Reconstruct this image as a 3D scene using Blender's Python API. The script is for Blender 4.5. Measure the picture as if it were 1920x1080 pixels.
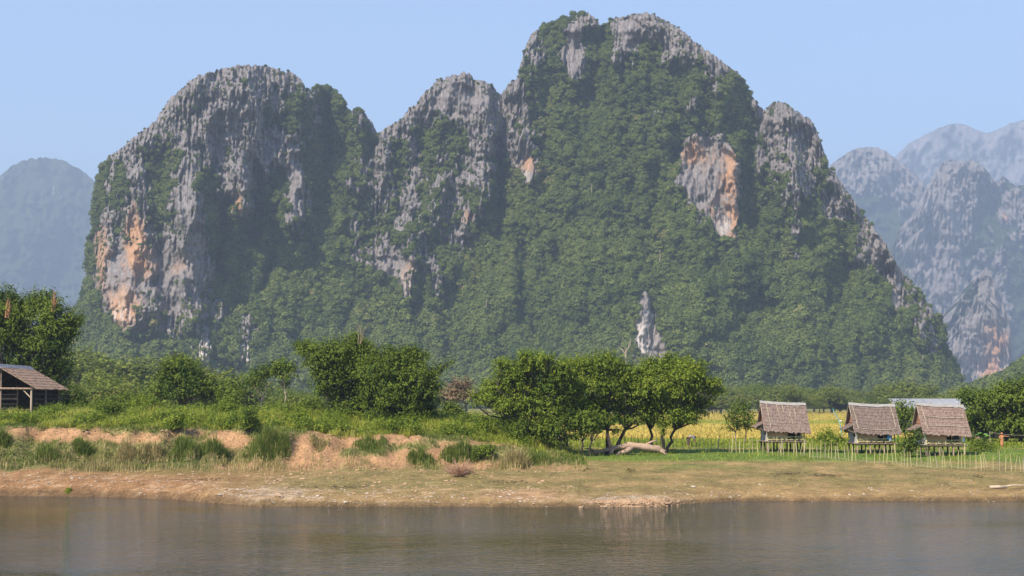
import bpy, math, random
import numpy as np
from mathutils import Vector, Matrix

random.seed(7)
RNG = np.random.default_rng(11)
for o in list(bpy.data.objects):
    bpy.data.objects.remove(o)
SC = bpy.context.scene
COL = SC.collection
R = math.radians

# ------------------------------------------------------------------ camera, sky, sun, exposure
CAM_Z, F_PX = 6.1, 2637.0
TILT = math.atan(215.0 / F_PX)
cd = bpy.data.cameras.new('camera')
cam = bpy.data.objects.new('camera', cd)
COL.objects.link(cam)
cam.location = (0, 0, CAM_Z)
cam.rotation_euler = (R(90) + TILT, 0, 0)
cd.sensor_width = 36.0
cd.lens = 36.0 * F_PX / 1920.0
cd.clip_start = 0.5
cd.clip_end = 20000
SC.camera = cam

SUN_EL, SUN_ROT = R(45), R(219)          # sun_rotation: clockwise from +Y
world = bpy.data.worlds.new('World')
SC.world = world
world.use_nodes = True
wn = world.node_tree.nodes
wl = world.node_tree.links
wn.clear()
sky = wn.new('ShaderNodeTexSky')
sky.sky_type = 'NISHITA'
sky.sun_disc = False
sky.sun_elevation = SUN_EL
sky.sun_rotation = SUN_ROT
sky.altitude = 200
sky.air_density = 1.1
sky.dust_density = 0.4
sky.ozone_density = 4.6
bg = wn.new('ShaderNodeBackground')
bg.inputs['Strength'].default_value = 0.125
wo = wn.new('ShaderNodeOutputWorld')
wl.new(sky.outputs[0], bg.inputs['Color'])
wl.new(bg.outputs[0], wo.inputs['Surface'])

sd = bpy.data.lights.new('sun', 'SUN')
sd.energy = 5.0
sd.angle = R(0.5)
sd.color = (1.0, 0.91, 0.77)
sun = bpy.data.objects.new('sun', sd)
COL.objects.link(sun)
TO_SUN = Vector((math.sin(SUN_ROT) * math.cos(SUN_EL), math.cos(SUN_ROT) * math.cos(SUN_EL), math.sin(SUN_EL)))
sun.rotation_euler = TO_SUN.to_track_quat('Z', 'Y').to_euler()
sun.location = (-60, -40, 80)

SC.view_settings.view_transform = 'Standard'
SC.view_settings.look = 'None'
SC.view_settings.gamma = 1.0
SC.view_settings.exposure = 0.95
SC.view_settings.use_curve_mapping = False
SC.render.engine = 'CYCLES'
SC.cycles.use_denoising = True
SC.cycles.max_bounces = 6
SC.cycles.diffuse_bounces = 3
SC.cycles.glossy_bounces = 3
SC.cycles.transmission_bounces = 3
SC.cycles.volume_bounces = 0
SC.cycles.sample_clamp_indirect = 6.0

# ------------------------------------------------------------------ helpers
CT, ST = math.cos(TILT), math.sin(TILT)

def unproject(px, py, Y):
    """the point of the place, at distance Y north of the camera, that the photograph shows at pixel (px, py) of 1920x1080"""
    v = 540.0 - np.asarray(py, float)
    fwd = F_PX * CT - v * ST
    up = F_PX * ST + v * CT
    t = Y / fwd
    return (np.asarray(px, float) - 960.0) * t, Y + 0 * t, CAM_Z + up * t

def _hash(ix, iy, seed):
    h = (ix.astype(np.int64) * 374761393 + iy.astype(np.int64) * 668265263 + seed * 1442695041) & 0xFFFFFFFF
    h = ((h ^ (h >> 13)) * 1274126177) & 0xFFFFFFFF
    h = h ^ (h >> 16)
    return h

def noise(x, y, seed=0):
    """gradient noise, about -1 to 1"""
    x = np.asarray(x, float); y = np.asarray(y, float)
    x, y = np.broadcast_arrays(x, y)
    x0 = np.floor(x); y0 = np.floor(y)
    fx = x - x0; fy = y - y0
    ix = x0.astype(np.int64); iy = y0.astype(np.int64)
    u = fx * fx * fx * (fx * (fx * 6 - 15) + 10)
    v = fy * fy * fy * (fy * (fy * 6 - 15) + 10)
    def g(dx, dy):
        a = _hash(ix + dx, iy + dy, seed) * (2 * math.pi / 4294967296.0)
        return np.cos(a) * (fx - dx) + np.sin(a) * (fy - dy)
    n = (g(0, 0) * (1 - u) + g(1, 0) * u) * (1 - v) + (g(0, 1) * (1 - u) + g(1, 1) * u) * v
    return n * 1.5

def fbm(x, y, oct=4, seed=0, gain=0.5, lac=2.03):
    s = 0; a = 1.0; t = 0
    for i in range(oct):
        s = s + a * noise(x, y, seed + 17 * i)
        t += a
        a *= gain
        x = x * lac + 3.7; y = y * lac + 1.9
    return s / t * 1.35

def ridged(x, y, oct=3, seed=0):
    s = 0; a = 1.0; t = 0
    for i in range(oct):
        s = s + a * (1 - 2 * np.abs(noise(x, y, seed + 13 * i)))
        t += a; a *= .5
        x = x * 2.1 + 5.1; y = y * 2.1 + 2.3
    return s / t

def sstep(a, b, x):
    t = np.clip((x - a) / (b - a), 0, 1)
    return t * t * (3 - 2 * t)

def mesh_np(name, verts, faces, mat=None, smooth=False, attrs=None):
    """mesh from arrays: faces (n,3) or (n,4), or a list of such arrays"""
    me = bpy.data.meshes.new(name)
    verts = np.asarray(verts, np.float32)
    fl = faces if isinstance(faces, list) else [faces]
    fl = [np.asarray(f, np.int32) for f in fl if len(f)]
    tot = np.concatenate([np.full(len(f), f.shape[1], np.int32) for f in fl])
    idx = np.concatenate([f.ravel() for f in fl])
    me.vertices.add(len(verts))
    me.vertices.foreach_set('co', verts.ravel())
    me.loops.add(len(idx))
    me.loops.foreach_set('vertex_index', idx)
    me.polygons.add(len(tot))
    start = np.zeros(len(tot), np.int32)
    start[1:] = np.cumsum(tot)[:-1]
    me.polygons.foreach_set('loop_start', start)
    me.polygons.foreach_set('loop_total', tot)
    me.polygons.foreach_set('use_smooth', np.full(len(tot), bool(smooth)))
    for k, a in (attrs or {}).items():
        a = np.asarray(a, np.float32)
        if a.ndim == 1:
            at = me.attributes.new(k, 'FLOAT', 'POINT')
            at.data.foreach_set('value', a)
        else:
            at = me.attributes.new(k, 'FLOAT_COLOR', 'POINT')
            c = np.ones((len(a), 4), np.float32); c[:, :3] = a
            at.data.foreach_set('color', c.ravel())
    if mat:
        me.materials.append(mat)
    me.update(calc_edges=True)
    return me

def link(name, me, parent=None, loc=None):
    o = bpy.data.objects.new(name, me)
    COL.objects.link(o)
    if parent is not None:
        o.parent = parent
    if loc is not None:
        o.location = loc
    return o

def tag(o, label, cat, group=None):
    o['label'] = label
    o['category'] = cat
    if group:
        o['group'] = group
    return o

def thing(name, label, cat, loc=(0, 0, 0), rz=0.0, group=None):
    o = bpy.data.objects.new(name, None)
    COL.objects.link(o)
    o.empty_display_size = .2
    o.location = loc
    o.rotation_euler = (0, 0, rz)
    return tag(o, label, cat, group)

class MB:
    """collects boxes, tubes and sheets into one mesh"""
    def __init__(s):
        s.v = []; s.f3 = []; s.f4 = []; s.n = 0
    def add(s, v, f):
        v = np.asarray(v, float).reshape(-1, 3)
        f = np.asarray(f, int)
        (s.f3 if f.shape[1] == 3 else s.f4).append(f + s.n)
        s.v.append(v); s.n += len(v)
        return s
    def hexa(s, p):
        """eight corners: bottom loop of four, top loop of four"""
        return s.add(p, [(0, 3, 2, 1), (4, 5, 6, 7), (0, 1, 5, 4), (1, 2, 6, 5), (2, 3, 7, 6), (3, 0, 4, 7)])
    def box(s, x0, x1, y0, y1, z0, z1):
        return s.hexa([(x0, y0, z0), (x1, y0, z0), (x1, y1, z0), (x0, y1, z0), (x0, y0, z1), (x1, y0, z1), (x1, y1, z1), (x0, y1, z1)])
    def tube(s, pts, rad, n=7, cap=True):
        pts = [np.asarray(p, float) for p in pts]
        if np.isscalar(rad):
            rad = [rad] * len(pts)
        rings = []
        ref = np.array([.31, .17, .93])
        for i, p in enumerate(pts):
            d = pts[min(i + 1, len(pts) - 1)] - pts[max(i - 1, 0)]
            d = d / (np.linalg.norm(d) + 1e-9)
            if abs(d @ ref) > .93:
                ref = np.array([.9, .3, .1])
            a = np.cross(d, ref); a /= np.linalg.norm(a)
            b = np.cross(d, a)
            t = np.arange(n) * 2 * math.pi / n
            rings.append(p + rad[i] * (np.cos(t)[:, None] * a + np.sin(t)[:, None] * b))
        v = np.concatenate(rings)
        f = []
        for i in range(len(pts) - 1):
            for k in range(n):
                f.append((i * n + k, i * n + (k + 1) % n, (i + 1) * n + (k + 1) % n, (i + 1) * n + k))
        base = s.n
        s.add(v, f)
        if cap:
            s.v.append(np.array([pts[0], pts[-1]])); 
            c0, c1 = s.n, s.n + 1
            s.n += 2
            m = len(pts) - 1
            s.f3.append(np.array([(c0, base + (k + 1) % n, base + k) for k in range(n)] + [(c1, base + m * n + k, base + m * n + (k + 1) % n) for k in range(n)]))
        return s
    def mesh(s, name, mat, smooth=False):
        fl = []
        if s.f4: fl.append(np.concatenate(s.f4))
        if s.f3: fl.append(np.concatenate(s.f3))
        return mesh_np(name, np.concatenate(s.v), fl, mat, smooth)
    def build(s, name, mat, parent=None, smooth=False):
        return link(name, s.mesh(name, mat, smooth), parent)

# ------------------------------------------------------------------ materials
def mat_new(name):
    m = bpy.data.materials.new(name)
    m.use_nodes = True
    nt = m.node_tree
    nt.nodes.clear()
    out = nt.nodes.new('ShaderNodeOutputMaterial')
    b = nt.nodes.new('ShaderNodeBsdfPrincipled')
    nt.links.new(b.outputs[0], out.inputs['Surface'])
    b.inputs['Specular IOR Level'].default_value = .2
    b.inputs['Roughness'].default_value = .85
    return m, nt, b, out

def nd(nt, t, **kw):
    n = nt.nodes.new(t)
    for k, v in kw.items():
        setattr(n, k, v)
    return n

def coords(nt, scale=(1, 1, 1)):
    tc = nd(nt, 'ShaderNodeTexCoord')
    mp = nd(nt, 'ShaderNodeMapping')
    mp.inputs['Scale'].default_value = scale
    nt.links.new(tc.outputs['Object'], mp.inputs['Vector'])
    return mp.outputs[0]

def noise_tex(nt, vec, scale, detail=4, rough=.6):
    n = nd(nt, 'ShaderNodeTexNoise')
    n.inputs['Scale'].default_value = scale
    n.inputs['Detail'].default_value = detail
    n.inputs['Roughness'].default_value = rough
    nt.links.new(vec, n.inputs['Vector'])
    return n.outputs['Fac']

def ramp(nt, fac, stops):
    r = nd(nt, 'ShaderNodeValToRGB')
    el = r.color_ramp.elements
    while len(el) < len(stops):
        el.new(.5)
    for e, (p, c) in zip(el, stops):
        e.position = p
        e.color = (*c, 1)
    nt.links.new(fac, r.inputs[0])
    return r.outputs[0]

def bump(nt, b, h, strength=.5, dist=.05):
    n = nd(nt, 'ShaderNodeBump')
    n.inputs['Strength'].default_value = strength
    n.inputs['Distance'].default_value = dist
    nt.links.new(h, n.inputs['Height'])
    nt.links.new(n.outputs[0], b.inputs['Normal'])

def mult(nt, a, b_, fac=1.0):
    m = nd(nt, 'ShaderNodeMix', data_type='RGBA', blend_type='MULTIPLY')
    m.inputs[0].default_value = fac
    nt.links.new(a, m.inputs[6])
    nt.links.new(b_, m.inputs[7])
    return m.outputs[2]

def mottled(name, c0, c1, scale=4.0, stretch=(1, 1, 1), rough=.85, bmp=.3, dist=.03, c2=None):
    """two or three colours mixed by noise, with relief"""
    m, nt, b, _ = mat_new(name)
    v = coords(nt, stretch)
    f = noise_tex(nt, v, scale, 5, .65)
    st = [(.3, c0), (.7, c1)] if c2 is None else [(.28, c0), (.5, c1), (.74, c2)]
    nt.links.new(ramp(nt, f, st), b.inputs['Base Color'])
    b.inputs['Roughness'].default_value = rough
    if bmp:
        bump(nt, b, noise_tex(nt, v, scale * 3, 3, .6), bmp, dist)
    return m

def leaf_mat(name, dark, light, dry=None, trans=.3, per_object=False):
    """foliage: colour from the per-leaf value 'tone'; thin, so part of the light passes through"""
    m, nt, b, out = mat_new(name)
    at = nd(nt, 'ShaderNodeAttribute', attribute_name='tone')
    fac = at.outputs['Fac']
    if per_object:
        oi = nd(nt, 'ShaderNodeObjectInfo')
        ma = nd(nt, 'ShaderNodeMath', operation='MULTIPLY_ADD')
        nt.links.new(oi.outputs['Random'], ma.inputs[0])
        ma.inputs[1].default_value = .75
        nt.links.new(fac, ma.inputs[2])
        pn = noise_tex(nt, oi.outputs['Location'], .022, 3, .6)
        mb_ = nd(nt, 'ShaderNodeMath', operation='MULTIPLY_ADD')
        nt.links.new(pn, mb_.inputs[0])
        mb_.inputs[1].default_value = 2.2
        nt.links.new(ma.outputs[0], mb_.inputs[2])
        mu = nd(nt, 'ShaderNodeMath', operation='MULTIPLY_ADD')
        nt.links.new(mb_.outputs[0], mu.inputs[0])
        mu.inputs[1].default_value = .52
        mu.inputs[2].default_value = -.53
        fac = mu.outputs[0]
    st = [(0.0, dark), (.85, light)]
    if dry:
        st += [(.93, light), (1.0, dry)]
    c = ramp(nt, fac, st)
    nt.links.new(c, b.inputs['Base Color'])
    b.inputs['Roughness'].default_value = .55
    b.inputs['Specular IOR Level'].default_value = .12
    if trans:
        tr = nd(nt, 'ShaderNodeBsdfTranslucent')
        nt.links.new(c, tr.inputs['Color'])
        mx = nd(nt, 'ShaderNodeMixShader')
        mx.inputs[0].default_value = trans
        nt.links.new(b.outputs[0], mx.inputs[1])
        nt.links.new(tr.outputs[0], mx.inputs[2])
        nt.links.new(mx.outputs[0], out.inputs['Surface'])
    return m

def attr_mat(name, attr, fine_scale=8.0, stretch=(1, 1, 1), amount=.5, bmp=.4, dist=.1, rough=.9):
    m, nt, b, _ = mat_new(name)
    at = nd(nt, 'ShaderNodeAttribute', attribute_name=attr)
    v = coords(nt, stretch)
    f = noise_tex(nt, v, fine_scale, 6, .7)
    g = ramp(nt, f, [(.25, (1 - amount,) * 3), (.75, (1 + amount * .6,) * 3)])
    nt.links.new(mult(nt, at.outputs['Color'], g), b.inputs['Base Color'])
    b.inputs['Roughness'].default_value = rough
    b.inputs['Specular IOR Level'].default_value = .1
    bump(nt, b, f, bmp, dist)
    return m

M = {}
M['ground'] = attr_mat('ground', 'gcol', 6.0, (1, 1, 1), .7, .9, .10)
M['rock'] = attr_mat('rock', 'rcol', .40, (1, 1, .16), .45, .8, 1.2)
M['far_rock'] = attr_mat('far_rock', 'rcol', .03, (1, 1, .6), .4, .8, 8.0)
M['forest'] = leaf_mat('forest', (.036, .064, .013), (.150, .180, .036), (.27, .205, .085), .24, True)
M['leaf_dark'] = leaf_mat('leaf_dark', (.030, .055, .008), (.100, .135, .018), None, .3)
M['leaf_mid'] = leaf_mat('leaf_mid', (.040, .075, .009), (.140, .180, .020), None, .3)
M['leaf_light'] = leaf_mat('leaf_light', (.050, .095, .011), (.215, .26, .028), None, .38)
M['leaf_far'] = leaf_mat('leaf_far', (.050, .085, .012), (.185, .205, .030), (.24, .19, .07), .3)
M['leaf_brown'] = leaf_mat('leaf_brown', (.10, .06, .035), (.22, .15, .09), None, .15)
M['grass'] = leaf_mat('grass', (.115, .165, .018), (.34, .355, .048), (.44, .36, .14), .42)
M['grass_dark'] = leaf_mat('grass_dark', (.055, .10, .016), (.18, .215, .04), (.34, .28, .11), .4)
M['grass_dry'] = leaf_mat('grass_dry', (.16, .15, .05), (.42, .33, .15), None, .3)
M['rice'] = leaf_mat('rice', (.27, .22, .045), (.56, .42, .10), None, .3)
M['bark'] = mottled('bark', (.05, .04, .03), (.16, .13, .10), 6, (1, 1, .3))
M['bark_dark'] = mottled('bark_dark', (.022, .018, .014), (.07, .055, .042), 6, (1, 1, .3))
M['pale_wood'] = mottled('pale_wood', (.26, .19, .13), (.44, .35, .26), 5, (1, 1, .3))
M['driftwood'] = mottled('driftwood', (.13, .085, .06), (.33, .225, .16), 3, (.4, 1, 1), c2=(.24, .15, .10))
M['bamboo'] = mottled('bamboo', (.24, .21, .09), (.46, .40, .21), 4, (1, 1, .4), rough=.6)
M['bamboo_grey'] = mottled('bamboo_grey', (.20, .16, .11), (.42, .35, .25), 4, (1, 1, .4), rough=.7)
M['thatch'] = mottled('thatch', (.075, .05, .042), (.17, .12, .10), 5, (3.2, .6, .6), .95, .9, .06, (.30, .225, .19))
M['thatch_b'] = mottled('thatch_b', (.062, .045, .038), (.145, .105, .088), 5, (3.2, .6, .6), .95, .9, .06, (.26, .20, .17))
M['thatch_c'] = mottled('thatch_c', (.085, .055, .043), (.19, .13, .105), 5, (3.2, .6, .6), .95, .9, .06, (.33, .25, .20))
M['thatch_left'] = mottled('thatch_left', (.12, .075, .055), (.25, .165, .12), 5, (.6, 3.2, .6), .95, .9, .06, (.36, .26, .19))
M['ridge_straw'] = mottled('ridge_straw', (.17, .155, .145), (.29, .27, .25), 6, (.5, 2, 2), .9, .5)
M['tin'] = mottled('tin', (.165, .168, .175), (.26, .262, .27), .7, (1, .2, 1), .45, .15)
M['mat_wall'] = mottled('mat_wall', (.55, .33, .18), (.70, .46, .28), 9, (1, 1, 2.5), .9, .4)
M['grey_mat'] = mottled('grey_mat', (.30, .28, .27), (.48, .45, .43), 8, (1, 1, 2), .9, .4)
M['gable_mat'] = mottled('gable_mat', (.20, .085, .05), (.36, .17, .10), 8, (1, 1, 2), .9, .4)
M['wood'] = mottled('wood', (.15, .10, .07), (.32, .23, .17), 5, (1, 1, .4))
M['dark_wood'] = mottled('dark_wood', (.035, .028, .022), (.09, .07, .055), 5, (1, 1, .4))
M['blue_cloth'] = mottled('blue_cloth', (.04, .22, .52), (.10, .34, .66), 3, rough=.8)
M['pale_cloth'] = mottled('pale_cloth', (.42, .58, .66), (.62, .72, .76), 3, rough=.8)
M['white'] = mottled('white', (.62, .60, .57), (.80, .78, .75), 3)
M['teal'] = mottled('teal', (.05, .30, .34), (.09, .40, .44), 3, rough=.5)
M['orange_clay'] = mottled('orange_clay', (.30, .12, .05), (.42, .19, .085), 5)
M['skin'] = mottled('skin', (.24, .13, .085), (.30, .17, .11), 6, rough=.6)
M['blue_shirt'] = mottled('blue_shirt', (.10, .14, .20), (.17, .22, .30), 5)
M['dark_trousers'] = mottled('dark_trousers', (.07, .04, .045), (.12, .075, .07), 5)
M['black_cloth'] = mottled('black_cloth', (.012, .012, .015), (.03, .03, .035), 5)
M['stone'] = mottled('stone', (.22, .17, .13), (.46, .39, .33), 3)
M['clod'] = mottled('clod', (.24, .15, .085), (.38, .25, .155), 3)
M['dark_twig'] = mottled('dark_twig', (.05, .04, .022), (.13, .10, .05), 4)

# ------------------------------------------------------------------ the ground
def kn(x, pts):
    return np.interp(x, [p[0] for p in pts], [p[1] for p in pts])

def smooth_interp(x, pts):
    """knots joined by soft steps"""
    x = np.asarray(x, float)
    xs = np.array([p[0] for p in pts], float); ys = np.array([p[1] for p in pts], float)
    i = np.clip(np.searchsorted(xs, x) - 1, 0, len(xs) - 2)
    t = np.clip((x - xs[i]) / (xs[i + 1] - xs[i]), 0, 1)
    t = t * t * (3 - 2 * t)
    return ys[i] + (ys[i + 1] - ys[i]) * t

def edge_y(x):
    return (kn(x, [(-70, 94), (-33, 93), (-27, 92.2), (-22, 90.2), (-18, 86.4), (-15, 83.9), (-5, 83.2), (5, 83.1), (9, 83.8), (11.5, 86.8), (14, 88), (35, 88.2), (70, 88)])
            + .5 * fbm(x / 2.2, x * 0 + 4, 3, 5) + .25 * fbm(x / .7, x * 0, 2, 9))

def ground_z(x, y):
    x = np.asarray(x, float); y = np.asarray(y, float)
    x, y = np.broadcast_arrays(x, y)
    ye = edge_y(x)
    zl = smooth_interp(x, [(-60, 4.2), (-36, 4.1), (-20, 4.0), (-13, 3.6), (-6, 3.4), (-1, 2.95), (2.5, 2.2), (5.5, 1.75), (70, 1.7)])
    zc = smooth_interp(x, [(-60, 5.0), (-20, 4.9), (-12, 4.6), (-5, 4.45), (-1.5, 4.0), (2, 2.9), (5.5, 2.1), (70, 2.1)])
    left = sstep(7, -1, x)
    j = left * (.9 * fbm(x / 3.1, y / 6, 3, 21) + .5 * fbm(x / 1.0, y / 3, 2, 22))
    yf = 100.5 + j * 1.6 + left * .8 * noise(x / 7, x * 0, 3)
    yl = 107.6 + j * 2.1 + left * 1.7 * noise(x / 5 + 2, x * 0 + 1, 4)
    led = .22 + .16 * sstep(-8, -20, x)
    zf = 1.38 + .12 * noise(x / 9, y / 9, 2)
    def seg(y0, y1, z0, z1, p=1):
        t = np.clip((y - y0) / np.maximum(y1 - y0, .01), 0, 1)
        if p == 1:
            t = t * t * (3 - 2 * t)
        elif p == 2:
            t = t ** .8
        return z0 + (z1 - z0) * t
    z = np.where(y < ye, -.02 - .35 * np.clip(ye - y, 0, 8), 0)
    z = np.where(y >= ye, seg(ye, ye + .5, -.02, led), z)
    z = np.where(y >= ye + .5, seg(ye + .5, yf, led, zf, 2), z)
    z = np.where(y >= yf, seg(yf, yl, zf, zl), z)
    z = np.where(y >= yl, seg(yl, 119, zl, zc, 2), z)
    z = np.where(y >= 126, seg(126, 148, zc, 2.1), z)
    near = y < 30
    z = np.where(near, seg(6, 18, 3.6, -2.8), z)
    band = sstep(0, 1.5, y - ye) * sstep(200, 140, y)
    bank = left * sstep(-1, 1, y - yf) * sstep(1.5, -.5, y - yl)
    z = z + band * (.09 * fbm(x / 2.6, y / 2.6, 3, 31) + .05 * fbm(x / .7, y / .7, 2, 32))
    z = z + bank * (.30 * ridged(x / 1.5, y / 4, 3, 33) + .12 * fbm(x / .45, y / .45, 2, 34))
    z = z + left * sstep(104, 110, y) * sstep(140, 124, y) * (.22 * fbm(x / 4, y / 4, 2, 35))
    # the low spoil heap by the dead bush, and the gravelly rim at the water
    z = z + .42 * np.exp(-((x + 2.6) / 1.5) ** 2 - ((y - 95.6) / 1.1) ** 2) * (.7 + .6 * ridged(x / .7, y / .7, 2, 36))
    z = z + sstep(-9, -14, x) * sstep(3.4, .3, np.abs(y - ye - 2.2)) * .16 * (ridged(x / 1.1, y / .8, 3, 37))
    return z

def project(x, y, z):
    dz = np.asarray(z) - CAM_Z
    f = np.asarray(y) * CT + dz * ST
    u = -np.asarray(y) * ST + dz * CT
    return 960 + F_PX * np.asarray(x) / f, 540 - F_PX * u / f

def on_ground(px, py, lo=80.0, hi=900.0):
    """where the line of sight through (px, py) meets the ground"""
    Y = np.concatenate([np.arange(lo, 160, .1), np.arange(160, hi, 1.0)])
    X, _, Z = unproject(px, py, Y)
    g = ground_z(X, Y)
    i = int(np.argmax(Z <= g)) if (Z <= g).any() else len(Y) - 1
    return float(X[i]), float(Y[i]), float(g[i])

gx = np.concatenate([-np.geomspace(6000, 64, 26)[:-1], np.arange(-64, 64.01, .36), np.geomspace(64, 6000, 26)[1:]])
gy = np.concatenate([np.arange(-40, 78, 3.0), np.arange(78, 128, .24), np.arange(128, 160, .8), np.geomspace(160, 11500, 72)])
GX, GY = np.meshgrid(gx, gy)
GZ = ground_z(GX, GY)
GPX, GPY = project(GX, np.maximum(GY, 5), GZ)

BARE = [(120, 815, 90, 12), (255, 822, 60, 10), (345, 812, 40, 7), (425, 824, 40, 18), (40, 808, 40, 5), (590, 842, 46, 34), (560, 868, 90, 16), (645, 828, 50, 12), (700, 868, 120, 12), (740, 822, 60, 9), (770, 858, 40, 14), (830, 852, 36, 16), (900, 832, 90, 5),
        (900, 874, 70, 8), (1040, 878, 110, 6), (500, 876, 90, 8), (1005, 838, 40, 4)]

def blob(px, py, cx, cy, rx, ry):
    q = ((px - cx) / rx) ** 2 + ((py - cy) / ry) ** 2
    return np.exp(-.8 * q ** 1.6)

def mixc(c, col, w):
    return c * (1 - w[..., None]) + np.array(col, float) * w[..., None]

GX_, GY_ = GX, GY
n1 = fbm(GX / 3.0, GY / 3.0, 4, 51); n2 = fbm(GX / .8, GY / .8, 3, 52); n3 = fbm(GX / 9., GY / 6., 3, 53)
yeg = edge_y(GX)
left = sstep(8, -2, GX)
gc = np.zeros(GX.shape + (3,)) + np.array([.205, .158, .062])                      # trodden turf of the right bank
gc = mixc(gc, (.27, .180, .080), sstep(-.1, .35, n1 + .35 * n3) * .8)
gc = mixc(gc, (.115, .145, .035), sstep(.15, .5, n3 - .3 * n1) * sstep(97, 103, GY) * sstep(0, 8, GX) * .6)
lowbeach = sstep(6.5, .5, GY - yeg + 1.5 * n1)
gc = mixc(gc, (.30, .19, .085), lowbeach * .8)
gc = mixc(gc, (.29, .155, .075), sstep(-13, -22, GX + 3 * n1) * sstep(103, 99, GY + n2) * .85)   # red earth at the left
gc = mixc(gc, (.34, .20, .11), blob(GPX, GPY, 985, 928, 70, 10) * .8)
gc = mixc(gc, (.35, .25, .16), sstep(.32, .6, n2 + .35 * n1) * sstep(10, 3, GY - yeg) * left * .8)
gc = mixc(gc, (.34, .255, .175), blob(GPX, GPY, 1185, 938, 85, 9) * sstep(-.5, .2, n2))
gc = mixc(gc, (.40, .31, .23), blob(GPX, GPY, 505, 925, 75, 11) * sstep(-.4, .2, n2) * .8)
gc = mixc(gc, (.12, .13, .03), blob(GPX, GPY, 330, 880, 130, 12) * .5)
sandbank = left * sstep(99.4, 100.8, GY + .8 * n1) * sstep(110.2, 108.4, GY + .9 * n1)
bare = np.zeros_like(GX)
for (cx, cy, rx, ry) in BARE:
    bare = np.maximum(bare, blob(GPX + 14 * n1, GPY + 5 * n2, cx, cy, rx, ry))
gc = mixc(gc, (.15, .135, .05), sandbank * (1 - bare))
sandbank = sandbank * sstep(.25, .6, bare + .15 * n2)
gc = mixc(gc, (.345, .195, .102), sandbank * .95)
gc = mixc(gc, (.25, .14, .075), sandbank * sstep(0, .5, n2) * .5)
wet = sstep(.9, .1, GY - yeg)
gc = mixc(gc, (.10, .065, .035), wet * .85)
gc = mixc(gc, (.075, .11, .022), left * sstep(107.6, 109.4, GY + .9 * n1) * sstep(150, 130, GY))      # under the tall grass
gc = mixc(gc, (.085, .15, .022), sstep(3, 7, GX) * sstep(104.5, 109, GY + n1) * sstep(200, 125, GY) * .85)   # lush green by the huts
field = sstep(6, 10, GX) * sstep(128, 134, GY)
gc = mixc(gc, (.20, .19, .05), sstep(135, 160, GY))
path = sstep(3, 6, GX) * sstep(1.4, .5, np.abs(GY - 124 - .8 * n1))
gc = mixc(gc, (.40, .22, .10), path * .75)
gc = gc * (1 + .34 * n2 + .22 * n1 + .2 * fbm(GX / .35, GY / .35, 2, 54))[..., None]
gc = np.where((GY < 101.5)[..., None], gc * .9, gc)
gc = np.clip(gc, .01, .8)
ny, nx = GX.shape
ii = np.arange(ny * nx).reshape(ny, nx)
gf = np.stack([ii[:-1, :-1], ii[:-1, 1:], ii[1:, 1:], ii[1:, :-1]], -1).reshape(-1, 4)
ground = link('ground', mesh_np('ground', np.stack([GX, GY, GZ], -1).reshape(-1, 3), gf, M['ground'], True, {'gcol': gc.reshape(-1, 3)}))
ground['kind'] = 'structure'

# ------------------------------------------------------------------ the river
m, nt, b, out = mat_new('water')
b.inputs['Base Color'].default_value = (.020, .021, .015, 1)
b.inputs['Roughness'].default_value = .04
b.inputs['IOR'].default_value = 1.333
b.inputs['Specular IOR Level'].default_value = .5
v1 = coords(nt, (1.4, 2.8, 1))
v2 = coords(nt, (6.0, 9.0, 1))
v3 = coords(nt, (.05, .09, 1))
a1 = noise_tex(nt, v1, 1.0, 3, .55)
a2 = noise_tex(nt, v2, 1.0, 2, .5)
a3 = noise_tex(nt, v3, 1.0, 3, .6)
calm = nd(nt, 'ShaderNodeMapRange')
nt.links.new(a3, calm.inputs[0])
calm.inputs[1].default_value = .35; calm.inputs[2].default_value = .65
calm.inputs[3].default_value = .35; calm.inputs[4].default_value = 1.0
ad = nd(nt, 'ShaderNodeMath', operation='MULTIPLY_ADD')
nt.links.new(a2, ad.inputs[0]); ad.inputs[1].default_value = .35; nt.links.new(a1, ad.inputs[2])
am = nd(nt, 'ShaderNodeMath', operation='MULTIPLY')
nt.links.new(ad.outputs[0], am.inputs[0]); nt.links.new(calm.outputs[0], am.inputs[1])
bump(nt, b, am.outputs[0], 1.0, .06)
wx = np.concatenate([np.linspace(-400, 400, 41)])
wv = [(x, y, 0) for y in (12, 50, 80, 97) for x in wx]
wf = [(r * 41 + i, r * 41 + i + 1, (r + 1) * 41 + i + 1, (r + 1) * 41 + i) for r in range(3) for i in range(40)]
river = link('river_water', mesh_np('river_water', wv, np.array(wf), m))
river['kind'] = 'structure'

# ------------------------------------------------------------------ the limestone mountains
def seg_dist(px, py, s):
    x0, y0, x1, y1 = s
    dx, dy = x1 - x0, y1 - y0
    t = np.clip(((px - x0) * dx + (py - y0) * dy) / (dx * dx + dy * dy + 1e-9), 0, 1)
    return np.hypot(px - x0 - t * dx, py - y0 - t * dy)

def gblur(a, s, axis):
    r = int(s * 2.5)
    k = np.exp(-.5 * (np.arange(-r, r + 1) / s) ** 2); k /= k.sum()
    p = np.pad(a, [(r, r) if i == axis else (0, 0) for i in range(2)], mode='edge')
    o = 0
    for i, w in enumerate(k):
        o = o + w * (p[i:i + a.shape[0]] if axis == 0 else p[:, i:i + a.shape[1]])
    return o

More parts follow.
